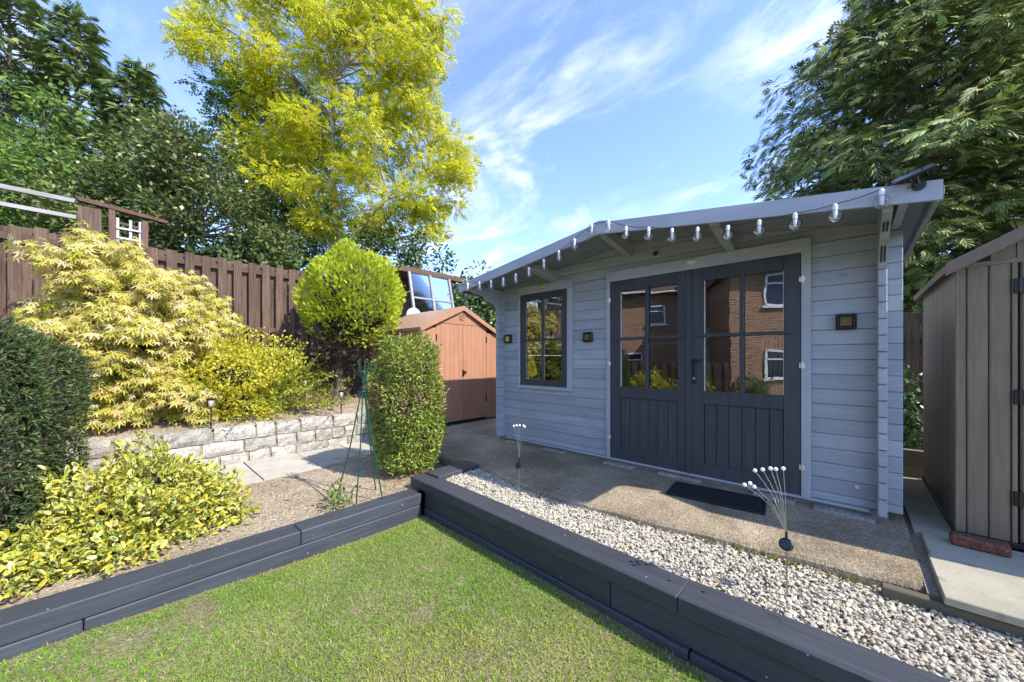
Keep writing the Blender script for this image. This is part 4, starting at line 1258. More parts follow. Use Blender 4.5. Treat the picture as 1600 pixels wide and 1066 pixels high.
# clods and stones on the soil
def scatter(nm, n, x0, x1, y0, y1, zf, smin, smax, cs, lab):
    x = rng.uniform(x0,x1,n); y = rng.uniform(y0,y1,n); s = smin+(smax-smin)*rng.random(n)**3
    P = np.stack([x,y,zf(x,y)+s*.25],1)
    o = pebbles(nm, P, s, palette(n, cs, None, .2), M['pebble']); tag(o, lab, 'soil crumbs'); return o
SOILC = [(.30,.23,.165),(.37,.29,.21),(.26,.195,.14),(.42,.35,.26),(.48,.41,.32)]
scatter('soil_crumbs', 3800, -4.85,-3.36,-1.2,2.7, bed_z, .003,.013, SOILC, 'crumbs and small stones over the lower soil bed')
scatter('soil_crumbs', 2000, -7.2,-5.75,-1.0,3.2, upper_z, .004,.024, SOILC, 'crumbs and small stones over the raised bed')
n = 600
x = rng.uniform(-4.8,-3.4,n); y = rng.uniform(-.9,2.6,n)
Pn = np.stack([x,y,bed_z(x,y)+.008],1); T = rand_dir(n); T[:,2] *= .25
o = leaf_object('leaf_litter', Pn, T, np.array([0,0,1.0])+rng.normal(size=(n,3))*.5, rng.uniform(.015,.045,n), T_LANCE, palette(n,[(.34,.20,.09),(.42,.30,.16),(.25,.13,.06),(.5,.42,.28)]), M['leaf'], kind='stuff')
tag(o, 'dry brown leaves and bark scraps on the lower soil bed', 'leaf litter')
n = 900
x = rng.normal(-3.75,.28,n); y = rng.normal(2.25,.25,n); k = (x < -3.42) & (x > -4.6)
x, y = x[k], y[k]; n = len(x)
Pn = np.stack([x,y,bed_z(x,y)+rng.uniform(.01,.10,n)*np.exp(-((x+3.7)**2+(y-2.3)**2)/.12)],1); T = rand_dir(n); T[:,2] *= .5
o = leaf_object('dry_clippings', Pn, T, rand_dir(n), rng.uniform(.05,.13,n), ([(0,.0,0),(.5,.025,.03),(1,0,0),(.5,-.025,.03)],[(0,1,2,3)],None), palette(n,[(.40,.27,.15),(.52,.38,.22),(.30,.18,.09)]), M['leaf'], kind='stuff')
tag(o, 'straw brown clippings heaped under the clipped bush', 'clippings')

# grass
def lawn_density(x, y):
    d = np.ones_like(x)
    for cx, cy, r in ((-1.93,1.26,.10),(-1.42,1.24,.06),(-1.75,1.45,.05),(-2.25,1.0,.05),(-2.86,0.05,.16),(-2.95,0.32,.15),(-2.72,0.33,.06),(-2.3,1.55,.05),(-2.0,1.62,.06),(-1.3,1.05,.04)):
        q = np.sqrt((x-cx)**2+(y-cy)**2)/r+.35*fbm(x,y,41,3,18.0)
        d *= np.clip((q-.55)/.5, 0.06, 1)
    edge = np.clip((x+3.13)/.07+.3*fbm(x,y,43,2,9.0), .12, 1)*np.clip((np.interp(x,[-3.4,-.67,3],[2.07,1.985,1.985])-y)/.08+.3*fbm(x,y,44,2,9.0), .15, 1)
    return d*edge
def grass(nm, n, x0, x1, y0, y1, lab, hmin, hmax, w):
    x = rng.uniform(x0,x1,n); y = rng.uniform(y0,y1,n)
    keep = rng.random(n) < lawn_density(x,y)*(0.78+.22*fbm(x,y,45,2,5.0))
    x, y = x[keep], y[keep]; n = len(x)
    P = np.stack([x,y,lawn_z(x,y)-.004],1)
    lean = rng.normal(size=(n,2))*.55
    T = unit(np.stack([lean[:,0],lean[:,1],np.full(n,.85)],1))
    Nn = rand_dir(n)
    pt = fbm(x,y,46,3,3.2); dry = np.clip(.5*pt+.14+rng.normal(size=n)*.28, 0, 1)[:,None]
    c = np.array([[.185,.385,.028]])*(1-dry)+np.array([[.46,.50,.07]])*dry
    straw = rng.random(n) < .07
    c[straw] = np.array([.52,.44,.24])
    c = np.clip(c*(1+rng.uniform(-.3,.3,(n,1))),0,1)
    tm = ([(0,-w,0),(0,w,0),(.55,w*.75,.10),(.55,-w*.75,.10),(1,0,.32)], [(0,1,2,3),(3,2,4)], None)
    o = leaf_object(nm, P, T, Nn, rng.uniform(hmin,hmax,n), tm, c, M['grass'], kind='stuff')
    tag(o, lab, 'grass')
grass('grass', 155000, -3.13, -0.2, -0.75, 2.08, 'short patchy green lawn grass inside the dark sleepers', .015, .034, .065)
grass('grass', 38000, -3.13, 2.2, -2.6, -0.75, 'short lawn grass running back toward the house', .022, .042, .10)
grass('grass', 34000, -0.2, 2.2, -0.75, 2.0, 'short lawn grass beside the long sleeper wall', .020, .040, .09)
# weeds along the concrete edge
n = 130
x = rng.choice([-.55,-.42,-.30,-.75,-.05], n)+rng.normal(size=n)*.05; y = gravel_back(x)+rng.normal(size=n)*.012-.015
o = leaf_object('edge_weeds', np.stack([x,y,np.full(n,.295)],1), unit(np.stack([rng.normal(size=n)*.4,rng.normal(size=n)*.4-.2,np.ones(n)],1)), rand_dir(n), rng.uniform(.02,.06,n), T_LANCE, palette(n,[(.16,.22,.04),(.35,.30,.10)]), M['leaf'], kind='stuff')
tag(o, 'sparse weeds growing along the broken concrete edge', 'weeds')

# ================================================================== FENCE
FXX = -7.32
fe = thing('fence', (FXX, 0.3, 0.75), 'tall brown hit-and-miss board fence behind the raised bed', 'fence')
def board_mesh(w, h, t):
    b = MB(); b.box(-t/2, t/2, -w/2, w/2, 0, h, .004); me = b.mesh('board'); me.materials.append(M['fence']); return me
bms = [board_mesh(.108, 2.40, .018), board_mesh(.100, 2.395, .018), board_mesh(.114, 2.41, .018)]
y = -4.6; i = 0
while y < 3.5:
    link_mesh('board', bms[i % 3], fe, (FXX+.036, y, 0.755+rnd.uniform(-.012,.012)), (0, 0, rnd.uniform(-.02,.02)))
    link_mesh('board', bms[(i+1) % 3], fe, (FXX-.036, y+.098, 0.75+rnd.uniform(-.012,.012)), (0, 0, rnd.uniform(-.02,.02)))
    y += .196; i += 1
for z in (1.05, 2.05, 3.02):
    b = MB(); b.box(FXX-.026, FXX+.026, -4.7, 3.55, z-.04, z+.04, .004); b.build('rail', M['fence_y'], fe)
for yp in (-4.2,-2.3,-0.42,1.46,3.36):
    b = MB(); b.box(FXX-.15, FXX-.05, yp-.05, yp+.05, .5, 3.10, .006); b.build('post', M['fence'], fe)
# arbour and rails beyond the fence
pg = thing('garden_arbour', (-7.8, 0.0, 0.55), 'weathered red brown arbour with flaking white trellis above the fence', 'arbour')
for y, z1 in ((-0.10,3.76),(0.235,3.64)):
    b = MB(); b.box(-7.86,-7.78,y-.035,y+.035,.55,z1,.005); b.build('post', M['red_wood'], pg)
b = MB(); b.box(-7.86,-7.79,-.42,-.20,.55,3.68,.005); b.build('plank', M['fence'], pg)
b = MB(); b.prism([(-.40,3.745),(.47,3.665),(.50,3.70),(.44,3.715),(-.38,3.80),(-.44,3.79)], 'x', -7.87,-7.77); b.build('beam', M['red_wood'], pg)
b = MB(); b.prism([(-.12,3.55),(.28,3.50),(.28,3.53),(-.12,3.58)], 'x', -7.84,-7.82); b.build('brace', M['red_wood'], pg)
for y in (-.045,.085,.185): b = MB(); b.box(-7.835,-7.815,y-.016,y+.016,3.05,3.62,.002); b.build('trellis_slat', M['white_wood'], pg)
for z in (3.33,3.47): b = MB(); b.box(-7.813,-7.798,-.06,.20,z-.014,z+.014,.002); b.build('trellis_slat', M['white_wood'], pg)
for y, z in ((-.46,3.56),(-.5,3.72)): pass
rl = thing('rail_frame', (-7.85,-2.0,0.55), 'pair of silvered timber rails running above the fence to the arbour', 'rails')
for za, zb in ((3.72,3.78),(3.50,3.555)):
    b = MB(); b.box(-7.90,-7.86,-4.6,-.42,za-.0,zb,.004); b.build('rail', M['grey_wood'], rl)
for yp in (-4.5,-2.6): b = MB(); b.box(-7.955,-7.90,yp-.04,yp+.04,.55,3.80,.004); b.build('post', M['grey_wood'], rl)

# lean-to behind the tan shed
gh = thing('lean_to', (-8.4, 5.3, 0.55), 'old timber lean-to with tilted glazed frames behind the tan shed', 'lean-to')
gx_ = -8.1
b = MB(); b.box(-9.0,gx_+.25,4.55,6.5,3.74,3.80,.006); b.build('roof_board', M['fence_y'], gh)
b = MB(); b.box(gx_+.16,gx_+.26,4.5,6.55,3.66,3.745,.006); b.build('top_beam', M['fence_y'], gh)
for y in (4.75,5.35,5.95,6.45):
    b = MB(); b.prism([(gx_+.22,3.68),(gx_+.27,3.68),(gx_+.62,2.2),(gx_+.57,2.2)], 'y', y-.03, y+.03); b.build('glazing_bar', M['grey_wood'], gh)
for ya, yb in ((4.78,5.32),(5.38,5.92)):
    b = MB(); b.add([(gx_+.24,ya,3.66),(gx_+.24,yb,3.66),(gx_+.59,yb,2.22),(gx_+.59,ya,2.22)], [(0,1,2,3)], False); b.build('pane', M['old_glass'], gh)
b = MB(); b.box(gx_+.36,gx_+.42,4.78,5.92,3.02,3.06,.004); b.build('transom', M['grey_wood'], gh)
for y in (4.7,6.45): b = MB(); b.box(-9.0,-8.92,y-.04,y+.04,.55,3.74,.006); b.build('post', M['fence'], gh)
b = MB(); b.box(-9.0,-8.97,4.7,6.5,.55,3.74); b.build('back_wall', M['fence'], gh)
b = MB(); b.box(-8.9,gx_+.5,4.75,6.45,2.2,2.26,.006); b.build('shelf', M['white_wood'], gh)
b = MB(); b.box(gx_+.53,gx_+.60,4.74,6.48,.55,2.2,.006); b.build('front_panel', M['fence'], gh)
M['teal'] = plain('teal_plastic', (0.02,0.32,0.22))
bucketlike('bucket', (-7.85,4.95,2.262), .10, .14, .26, M['teal'], 'teal bucket on the shelf of the old lean-to', 'bucket')
bucketlike('basin', (-7.95,5.5,2.262), .18, .24, .20, plain('pale_blue_plastic',(.35,.50,.65)), 'pale blue basin on the shelf of the old lean-to', 'basin')
b = MB(); b.lathe([(.10,0),(.19,.02),(.19,.07),(.13,.09),(.06,.07),(0,.07)], 20, (-7.48,4.62,2.55), 'x'); o = b.build('hose_reel', M['white'], gh, smooth=True)
# dark fence behind the cabin and taupe shed
bf = thing('back_fence', (1.5, 7.3, 0.33), 'dark board fence seen in the gap behind the taupe shed', 'fence')
bb = MB(); bb.box(-.07,.07,-.01,.01,0,1.85,.004); bme = bb.mesh('board'); bme.materials.append(M['fence'])
for i in range(46): link_mesh('board', bme, bf, (-4.5+i*.146, 7.3+(i%2)*.012, .34), (0,0,0))
for z in (.7,1.8): b = MB(); b.box(-4.6,2.3,7.33,7.38,z-.04,z+.04); b.build('rail', M['fence_y'], bf)
b = MB(); b.box(0.32,0.62,5.35,5.39,.37,.66,.006); b.box(0.32,.62,5.392,5.41,.37,.5,.004)
tag(b.build('plank_offcut', wood('offcut',(0.20,0.17,0.12),(0.28,0.24,0.18),'x')), 'pale plank standing across the end of the side paving', 'plank')

# ================================================================== OBELISK AND PATH LIGHTS
ob = thing('plant_obelisk', (-3.47,1.62,0.22), 'dark green metal plant obelisk with crossing legs in the soil bed', 'plant support')
cc = Vector((-3.47,1.60,1.24))
for fx, fy in ((-3.295,1.709),(-3.562,1.373),(-3.62,1.80),(-3.40,1.50)):
    f_ = Vector((fx,fy,.20)); t_ = cc+(cc-f_)*.28; t_.z = 1.55
    b = MB(); b.tube([f_, f_.lerp(cc,.5)+Vector((.004,.003,0)), cc+(f_-cc).normalized()*.0+Vector((fx+3.47,fy-1.6,0))*.08, t_], .0065, 7); b.build('leg', M['green_metal'], ob)
for z, r in ((1.25,.032),(1.29,.030),(1.44,.055)):
    b = MB(); b.tube([(cc.x+r*math.cos(a),cc.y+r*math.sin(a),z) for a in np.linspace(0,6.283,15)], .0045, 6); b.build('ring', M['green_metal'], ob)
def pathlight(x, y, z, h, lab):
    t = thing('path_light', (x,y,z), lab, 'solar light', 'black solar lights in the raised bed')
    b = MB(); b.tube([(x,y,z-.05),(x,y,z+h-.09)], .008, 8); b.build('stake', M['black'], t)
    b = MB(); b.lathe([(.012,0),(.030,.012),(.036,.075),(.034,.08),(0,.08)], 14, (x,y,z+h-.09)); hd = b.build('lamp', M['lens'], t, smooth=True)
    b = MB(); b.lathe([(.044,.0),(.046,.012),(.030,.020),(0,.022)], 14, (x,y,z+h-.012)); b.build('cap', M['black'], hd)
    for k_ in range(4):
        a = 1.57*k_+.4; b = MB(); b.tube([(x+.031*math.cos(a),y+.031*math.sin(a),z+h-.08),(x+.040*math.cos(a),y+.040*math.sin(a),z+h-.01)], .004, 5); b.build('bar', M['black'], hd)
pathlight(-5.757,0.746,.70,.37,'black solar path light standing behind the low wall by the golden shrub')
pathlight(-5.83,2.335,.70,.36,'black solar path light standing near the dead brushwood')
pathlight(-6.25,1.95,.74,.50,'black solar path light half hidden at the spiky shrub')

# ================================================================== SHRUBS
def cloud_leaves(P, Nn, up, jit, flat=0.0):
    """leaf direction lies off the surface normal, leaf face turned to it"""
    n = len(P)
    T = add_dirs(Nn*flat, up, 1.0) if flat == 0 else unit(Nn*flat+np.array([0,0,up])+rng.normal(size=(n,3))*jit)
    F = unit(Nn*.6+np.array([0,0,.55])+rng.normal(size=(n,3))*.45)
    return T, F

def stems(parent, base, tips, r0, mat, name='stem', n=5):
    for t in tips:
        b = MB(); b0 = Vector(base)+Vector((rnd.uniform(-.03,.03),rnd.uniform(-.03,.03),0)); tv = Vector(t)
        b.tube([b0, b0.lerp(tv,.4)+Vector((0,0,.08)), tv], [r0,r0*.7,r0*.25], n); b.build(name, mat, parent)

# golden maple
mp = thing('golden_maple', (-6.55,-.05,.78), 'golden yellow leafed maple spreading in front of the fence', 'maple')
stems(mp, (-6.55,-.05,.74), [(-6.7,-.35,2.4),(-6.3,.1,2.5),(-6.5,.45,2.1),(-6.2,-.5,1.7),(-6.0,.2,1.6),(-6.75,.1,2.9)], .035, M['bark'])
tiers = []
R_ = np.random.default_rng(5)
def to_px(x, y, z):
    cx, dd = x*.7313+y*.682, -x*.682+y*.7313
    return 800+568*cx/dd, 560-568*(z-1.57)/dd, 568/dd
def in_poly(x, y, poly):
    k_ = False; j = len(poly)-1
    for i in range(len(poly)):
        (xi,yi),(xj,yj) = poly[i],poly[j]
        if (yi > y) != (yj > y) and x < (xj-xi)*(y-yi)/(yj-yi)+xi: k_ = not k_
        j = i
    return k_
MAPLE = [(150,372),(205,378),(240,415),(305,425),(340,455),(325,485),(345,520),(340,600),(330,660),(130,665),(90,610),(60,545),(5,510),(40,478),(80,466),(45,440),(60,402),(110,386)]
while len(tiers) < 150:
    x, y, z, r = R_.uniform(-7.0,-5.85), R_.uniform(-1.3,1.15), R_.uniform(.9,3.05), R_.uniform(.10,.25)
    px, py, pm = to_px(x,y,z)
    if not all(in_poly(px+dx*r*pm*.8, py+dy*r*pm*.5, MAPLE) for dx, dy in ((1,0),(-1,0),(0,-.8),(0,.6))): continue
    tiers.append((x,y,z,r))
tiers += [(-6.35,.86,2.35,.14),(-6.3,.98,2.10,.15),(-6.6,-.32,3.02,.12),(-6.5,-.2,2.93,.12),(-6.62,-.72,2.80,.10)]
Ps, Ns, Ts = [], [], []
for (x, y, z, r) in tiers:
    m = int(1000*r*r/.09*.25)+18
    a = rng.uniform(0,6.283,m); q = np.sqrt(rng.random(m))*r
    Ps.append(np.stack([x+q*np.cos(a), y+q*np.sin(a)*1.15, z-.45*q*q/r+rng.normal(size=m)*.06],1))
    Ts.append(np.stack([np.cos(a),np.sin(a),-.75-.0*a],1)+rng.normal(size=(m,3))*.55)
    Ns.append(np.stack([.55*np.cos(a)+.35,.45*np.sin(a)-.1,np.full(m,.75)],1)+rng.normal(size=(m,3))*.38)
P = np.concatenate(Ps); T = np.concatenate(Ts); Nn = np.concatenate(Ns); n = len(P)
leaf_object('foliage', P, T, Nn, rng.uniform(.056,.094,n), T_MAPLE, palette(n,[(.60,.53,.12),(.68,.60,.20),(.74,.64,.36),(.52,.50,.07),(.38,.42,.05),(.68,.50,.22)],[.30,.22,.16,.16,.10,.06],.14), M['leaf'], mp)

# golden shrub
gs_ = thing('golden_shrub', (-6.35,.95,.78), 'rounded bright yellow small leafed shrub between maple and spiky shrub', 'shrub')
stems(gs_, (-6.4,1.0,.74), [(-6.6,.7,1.5),(-6.2,1.3,1.4),(-6.4,1.0,1.7),(-6.0,.8,1.2)], .02, M['bark'])
P, Nn = shell(17000, (-6.38,.98,1.22), (.66,.72,.70), 12, .22, .42, .74)
T, Fc = cloud_leaves(P, Nn, .5, .6, .7); n = len(P)
leaf_object('foliage', P, T, Fc, rng.uniform(.030,.052,n), T_OVAL, palette(n,[(.64,.57,.05),(.72,.64,.11),(.55,.52,.04),(.36,.41,.04),(.66,.50,.05)],[.36,.22,.2,.14,.08]), M['leaf'], gs_)
core('inner_twigs', (-6.38,.98,1.22), (.66,.72,.70), M['dark_twig'], gs_, 12, .22, .40, .74)

# spiky shrub
sk = thing('spiky_shrub', (-6.6,1.95,.8), 'loose green and yellow shrub with spiky arching shoots beside the fence', 'shrub')
Ps, Ts, Cs = [], [], []
for i in range(210):
    a = rng.uniform(0,6.283); e = rng.uniform(.2,1.35); l = rng.uniform(.55,1.35)
    d0 = Vector((math.cos(a)*math.cos(e), math.sin(a)*math.cos(e)*1.0, math.sin(e)))
    b0 = Vector((-6.42+rng.normal()*.10, 1.60+rng.normal()*.16, .78))
    pts = [b0+d0*l*t+Vector((0,0,-.20*t*t*l)) for t in np.linspace(0,1,5)]
    if i % 4 == 0:
        b = MB(); b.tube(pts, [.007,.006,.004,.003,.0015], 4); b.build('shoot', M['twig'], sk)
    m = 46
    t = rng.uniform(.15,1.0,m)
    Pp = np.array([b0+d0*l*q+Vector((0,0,-.20*q*q*l)) for q in t])
    sd = rand_dir(m); Ts.append(unit(np.array(d0)[None]*.8+sd*.8)); Ps.append(Pp+sd*.012)
    Cs.append(np.clip((Pp[:,2]-.9)/.9,0,1))
P = np.concatenate(Ps); T = np.concatenate(Ts); n = len(P)
leaf_object('foliage', P, T, unit(rand_dir(n)*.6+np.array([.2,0,1.])), rng.uniform(.04,.075,n), T_LANCE, palette(n,[(.36,.44,.05),(.52,.54,.06),(.22,.32,.04),(.60,.56,.10)],[.3,.3,.22,.18]), M['leaf'], sk)

# yew
yw = thing('clipped_yew', (-4.52,-.78,.22), 'dark green clipped yew with dense fine needles', 'yew')
YC, YR = (-4.66,-.85,1.02), (.60,.60,.90)
core('inner_twigs', YC, YR, M['dark_twig'], yw, 3, .11, .87, .2)
P, Nn = shell(22500, YC, YR, 3, .11, .13, .22, 2.5)
n = len(P); T = unit(Nn+np.array([0,0,.25])+rng.normal(size=(n,3))*.7)
leaf_object('foliage', P, T, rand_dir(n), rng.uniform(.030,.056,n), T_TUFT, palette(n,[(.070,.105,.036),(.10,.145,.046),(.046,.07,.028),(.15,.175,.068),(.12,.09,.05)],[.34,.28,.2,.13,.05]), M['needle'], yw)

# variegated euonymus in the foreground
eu = thing('variegated_euonymus', (-4.1,.15,.22), 'low spreading euonymus with yellow edged green leaves by the sleepers', 'euonymus')
stems(eu, (-4.12,.2,.2), [(-3.8,-.1,.45),(-4.0,.5,.6),(-4.3,.1,.65),(-3.75,.35,.45),(-4.2,-.2,.55),(-3.8,-.35,.35)], .012, M['twig'])
bl = [((-4.20,.12,.25),(.52,.52,.50),9500,14),((-3.80,-.32,.22),(.34,.36,.25),3200,15),((-3.80,.05,.22),(.36,.40,.36),4200,16),((-4.05,.44,.24),(.36,.32,.38),3000,17)]
Ps, Ns = [], []
for c, r, m, sd in bl:
    P, Nn = shell(m, c, r, sd, .20, .38, .20); Ps.append(P); Ns.append(Nn)
P = np.concatenate(Ps); Nn = np.concatenate(Ns)
inb = P[:,0] < -3.36; P, Nn = P[inb], Nn[inb]; n = len(P)
T, Fc = cloud_leaves(P, Nn, .25, .7, .55)
ye = palette(n,[(.62,.53,.06),(.70,.62,.16),(.52,.50,.06),(.66,.60,.26)],[.4,.25,.2,.15]); gn = palette(n,[(.10,.19,.035),(.16,.26,.04),(.30,.34,.05),(.07,.13,.03)],[.35,.3,.2,.15])
al = rng.random(n) < .36; gn[al] = ye[al]*.95
leaf_object('foliage', P, T, Fc, rng.uniform(.038,.062,n), T_VARIEG, gn, M['leaf_gloss'], eu, ye)
core('inner_twigs', (-4.18,.14,.26), (.56,.56,.52), M['dark_twig'], eu, 14, .2, .55, .16)
# a small seedling of it beside the mound, and the plant at the obelisk foot
def smallplant(nm, c, r, m, tm, cs, lab, cat, sz, mat='leaf'):
    t = thing(nm, (c[0],c[1],c[2]-.02), lab, cat)
    P, Nn = shell(m, c, r, rnd.randint(1,99), .25, .6, c[2]-.02)
    T, Fc = cloud_leaves(P, Nn, .5, .6, .6); n = len(P)
    leaf_object('leaves', P, T, Fc, rng.uniform(sz*.7,sz*1.2,n), tm, palette(n,cs), M[mat], t)
    b = MB(); b.tube([(c[0],c[1],c[2]-.06),(c[0],c[1],c[2]+r[2]*.6)], .005, 5); b.build('stem', M['twig'], t)
smallplant('euonymus_sprig', (-3.80,.72,.25), (.09,.08,.11), 45, T_OVAL, [(.50,.48,.08),(.25,.32,.05)], 'tiny yellow green sprig at the edge of the euonymus', 'seedling', .05)
smallplant('young_climber', (-3.44,1.36,.25), (.13,.12,.17), 190, T_OVAL, [(.10,.20,.04),(.18,.28,.05),(.32,.30,.08)], 'young leafy climber at the foot of the green obelisk', 'climber', .045)

# lollipop cypress
lo_ = thing('golden_cypress', (-6.27,2.46,.8), 'lollipop golden cypress with bare brown lower twigs', 'cypress')
CC, CR = (-6.14,2.68,2.57), (.72,.72,.82)
b = MB(); b.tube([(-6.27,2.46,.74),(-6.25,2.48,1.2),(-6.30,2.50,1.6),(-6.18,2.62,2.1),(-6.14,2.68,2.8)], [.075,.062,.06,.05,.02], 8); b.build('trunk', M['twig'], lo_, smooth=True)
core('inner_twigs', CC, CR, M['dark_twig'], lo_, 23, .07, .74)
P, Nn = shell(13500, CC, CR, 23, .07, .18)
k = ~((P[:,2] < 2.18) & (rng.random(len(P)) < .75) & (np.hypot(P[:,0]+6.14,P[:,1]-2.68) < .62)); P, Nn = P[k], Nn[k]
n = len(P); T = unit(Nn*.9+np.array([0,0,.75])+rng.normal(size=(n,3))*.35)
leaf_object('foliage', P, T, rand_dir(n), rng.uniform(.05,.10,n), T_SPRAY_S, palette(n,[(.48,.55,.032),(.40,.50,.03),(.56,.58,.045),(.28,.38,.028),(.56,.46,.05)],[.34,.28,.2,.14,.04]), M['needle'], lo_)
tw = MB()
for i in range(150):
    a = rng.uniform(0,6.283); z0 = rng.uniform(1.25,2.1); l = rng.uniform(.25,.62)
    d0 = Vector((math.cos(a), math.sin(a), rng.uniform(-.2,.55))).normalized(); p0 = Vector((-6.26,2.53,z0))
    pts = [p0, p0+d0*l*.5+Vector((0,0,-.02)), p0+d0*l+Vector(rng.normal(size=3)*.05)]
    tw.tube(pts, [.008,.005,.002], 4, False)
    for j in range(5):
        q0 = pts[1].lerp(pts[2], rng.random()); tw.tube([q0, q0+Vector(rng.normal(size=3)*.08)], [.003,.001], 3, False)
tw.build('bare_twigs', M['dark_twig'], lo_)
n = 2600
Pz = np.stack([rng.normal(size=n)*.24-6.25, rng.normal(size=n)*.24+2.54, rng.uniform(1.55,2.2,n)],1)
leaf_object('dead_foliage', Pz, rand_dir(n), rand_dir(n), rng.uniform(.04,.10,n), T_SPRAY_S, palette(n,[(.10,.07,.05),(.16,.11,.08),(.07,.05,.035)]), M['needle'], lo_)
# dead brushwood at its foot
db = thing('dead_brushwood', (-6.3,2.2,.8), 'heap of dead grey brown brushwood at the foot of the cypress', 'brushwood')
tw = MB()
for i in range(90):
    p0 = Vector((-6.28+rng.normal()*.12, 2.12+rng.normal()*.15, .80)); d0 = Vector((rng.normal()*.6, rng.normal()*.8-.2, rng.uniform(.15,1.0))).normalized(); l = rng.uniform(.2,.55)
    tw.tube([p0, p0+d0*l*.5, p0+d0*l+Vector((0,0,-.08))], [.006,.004,.0015], 4, False)
    for j in range(4):
        q0 = p0+d0*l*rng.uniform(.4,1); tw.tube([q0, q0+Vector(rng.normal(size=3)*.09)], [.003,.001], 3, False)
tw.build('twigs', M['twig'], db)

# clipped dome bush by the gravel
to = thing('clipped_dome_bush', (-3.85,2.30,.25), 'clipped dome shaped green bush with brown patches between path and gravel', 'bush')
TC, TR = (-3.84,2.30,1.02), (.395,.395,.80)
core('inner_twigs', TC, TR, M['dark_twig'], to, 9, .08, .76, .30)
P, Nn = shell(27000, TC, TR, 9, .08, .22, .24, 2.25); n = len(P)
T, Fc = cloud_leaves(P, Nn, .35, .6, .75)
hb = np.clip(.55*fbm(P[:,1]*1.0+P[:,0], P[:,2], 77, 3, 6.0)+.1, 0, 1)
cg = palette(n,[(.26,.35,.045),(.36,.43,.06),(.17,.26,.04),(.48,.50,.11),(.12,.18,.03)],[.3,.26,.2,.12,.12]); cb = palette(n,[(.36,.22,.12),(.30,.15,.09),(.42,.30,.16)])
br = rng.random(n) < .10+.60*hb*(.4+.6*(P[:,2] < 1.5)); cg[br] = cb[br]
leaf_object('foliage', P, T, Fc, rng.uniform(.032,.060,n), T_LANCE, cg, M['leaf_gloss'], to)
stems(to, (-3.85,2.28,.2), [(-3.85+.2*math.cos(a),2.28+.2*math.sin(a),.7) for a in np.linspace(0,6.0,11)], .012, M['twig'], 'stem')

# ivy by the taupe shed, in the gap
iv = thing('ivy', (0.40,5.6,.34), 'dark ivy on an old stump in the gap behind the cabin', 'ivy')
b = MB(); b.tube([(.33,5.62,.3),(.34,5.6,.8),(.31,5.62,1.5)], [.07,.06,.03], 7); b.build('stump', M['bark'], iv)
P, Nn = shell(420, (.42,5.58,.95), (.13,.12,.5), 5, .2, .5); n = len(P); T, Fc = cloud_leaves(P, Nn, -.3, .6, .6)
leaf_object('leaves', P, T, unit(Nn+np.array([0,-.8,.3])), rng.uniform(.05,.09,n), T_OVAL, palette(n,[(.04,.10,.025),(.06,.14,.03),(.03,.07,.02)]), M['leaf_gloss'], iv)

# ================================================================== TREES
def clump_tree(nm, base, lab, clumps, leaves_per, tmpl, size, cols, wts, mat, bark, trunk_r, trunk_top, up=.3, flat=.55, nlimb=7, droop=0.0, seed=1, group=None, limb_r=.5, inner=None):
    """trunk, limbs to the leaf clumps, leaves gathered in flattened clumps with gaps between"""
    t = thing(nm, base, lab, 'tree', group)
    bx_, by_, bz_ = base; R2 = np.random.default_rng(seed); b = MB()
    top = Vector(trunk_top); b0 = Vector(base)
    tp = [b0.lerp(top, q)+Vector((math.sin(q*5+seed)*.12*q, math.cos(q*4+seed)*.12*q, 0)) for q in np.linspace(0,1,7)]
    b.tube(tp, [trunk_r*(1-.6*q) for q in np.linspace(0,1,7)], 9)
    cl = np.array([c[:3] for c in clumps])
    idx = list(range(len(cl))); R2.shuffle(idx); limbs = []
    far = sorted(range(len(cl)), key=lambda i: -np.linalg.norm(cl[i]-np.array(top)))
    chosen = []
    for i in far:
        if all(np.linalg.norm(cl[i]-cl[j]) > 1.6*limb_r for j in chosen): chosen.append(i)
        if len(chosen) >= nlimb: break
    nodes = [np.array(p) for p in tp[3:]]
    for i in chosen:
        e = Vector(cl[i]); q = min(max((e.z-b0.z)/(top.z-b0.z)-.35, .35), 1.0)
        s = b0.lerp(top, q); m = s.lerp(e, .45)+Vector((0,0,.15*(e-s).length)); m2 = s.lerp(e,.75)+Vector((0,0,.10*(e-s).length))
        b.tube([s, s.lerp(m,.5)+Vector((0,0,.04)), m, m2, e], [trunk_r*.42,trunk_r*.34,trunk_r*.25,trunk_r*.16,.015], 6)
        for w in np.linspace(0,1,5): nodes += [np.array(s.lerp(m,w)), np.array(m.lerp(m2,w)), np.array(m2.lerp(e,w))]
    nd = np.array(nodes)
    for i, c in enumerate(cl):
        if i in chosen: continue
        d = np.linalg.norm(nd-c, axis=1)+.6*np.maximum(0, nd[:,2]-c[2]); s = Vector(nd[d.argmin()]); e = Vector(c)
        b.tube([s, s.lerp(e,.5)+Vector((0,0,.06*(e-s).length)), e], [.035*trunk_r/.2,.022*trunk_r/.2,.008], 5, False)
    b.build('trunk', bark, t, smooth=True)
    Ps, Ts, Ns = [], [], []
    for c in clumps:
        r = c[3]; m = max(6, int(leaves_per*r*r))
        D = rand_dir(m); q = rng.random(m)**.45
        Pp = np.array(c[:3])+D*q[:,None]*np.array([r,r,r*flat]); Pp[:,2] -= droop*(np.hypot(D[:,0],D[:,1])*q)**2*r
        Ps.append(Pp); Ts.append(unit(D*np.array([1,1,.5])+rng.normal(size=(m,3))*.5+np.array([0,0,-droop]))); Ns.append(unit(D*.5+np.array([0.25,-.1,.8])+rng.normal(size=(m,3))*.4))
    P = np.concatenate(Ps); n = len(P)
    leaf_object('crown', P, np.concatenate(Ts), np.concatenate(Ns), rng.uniform(size*.7,size*1.3,n), tmpl, palette(n,cols,wts,.2), mat, t)
    return t

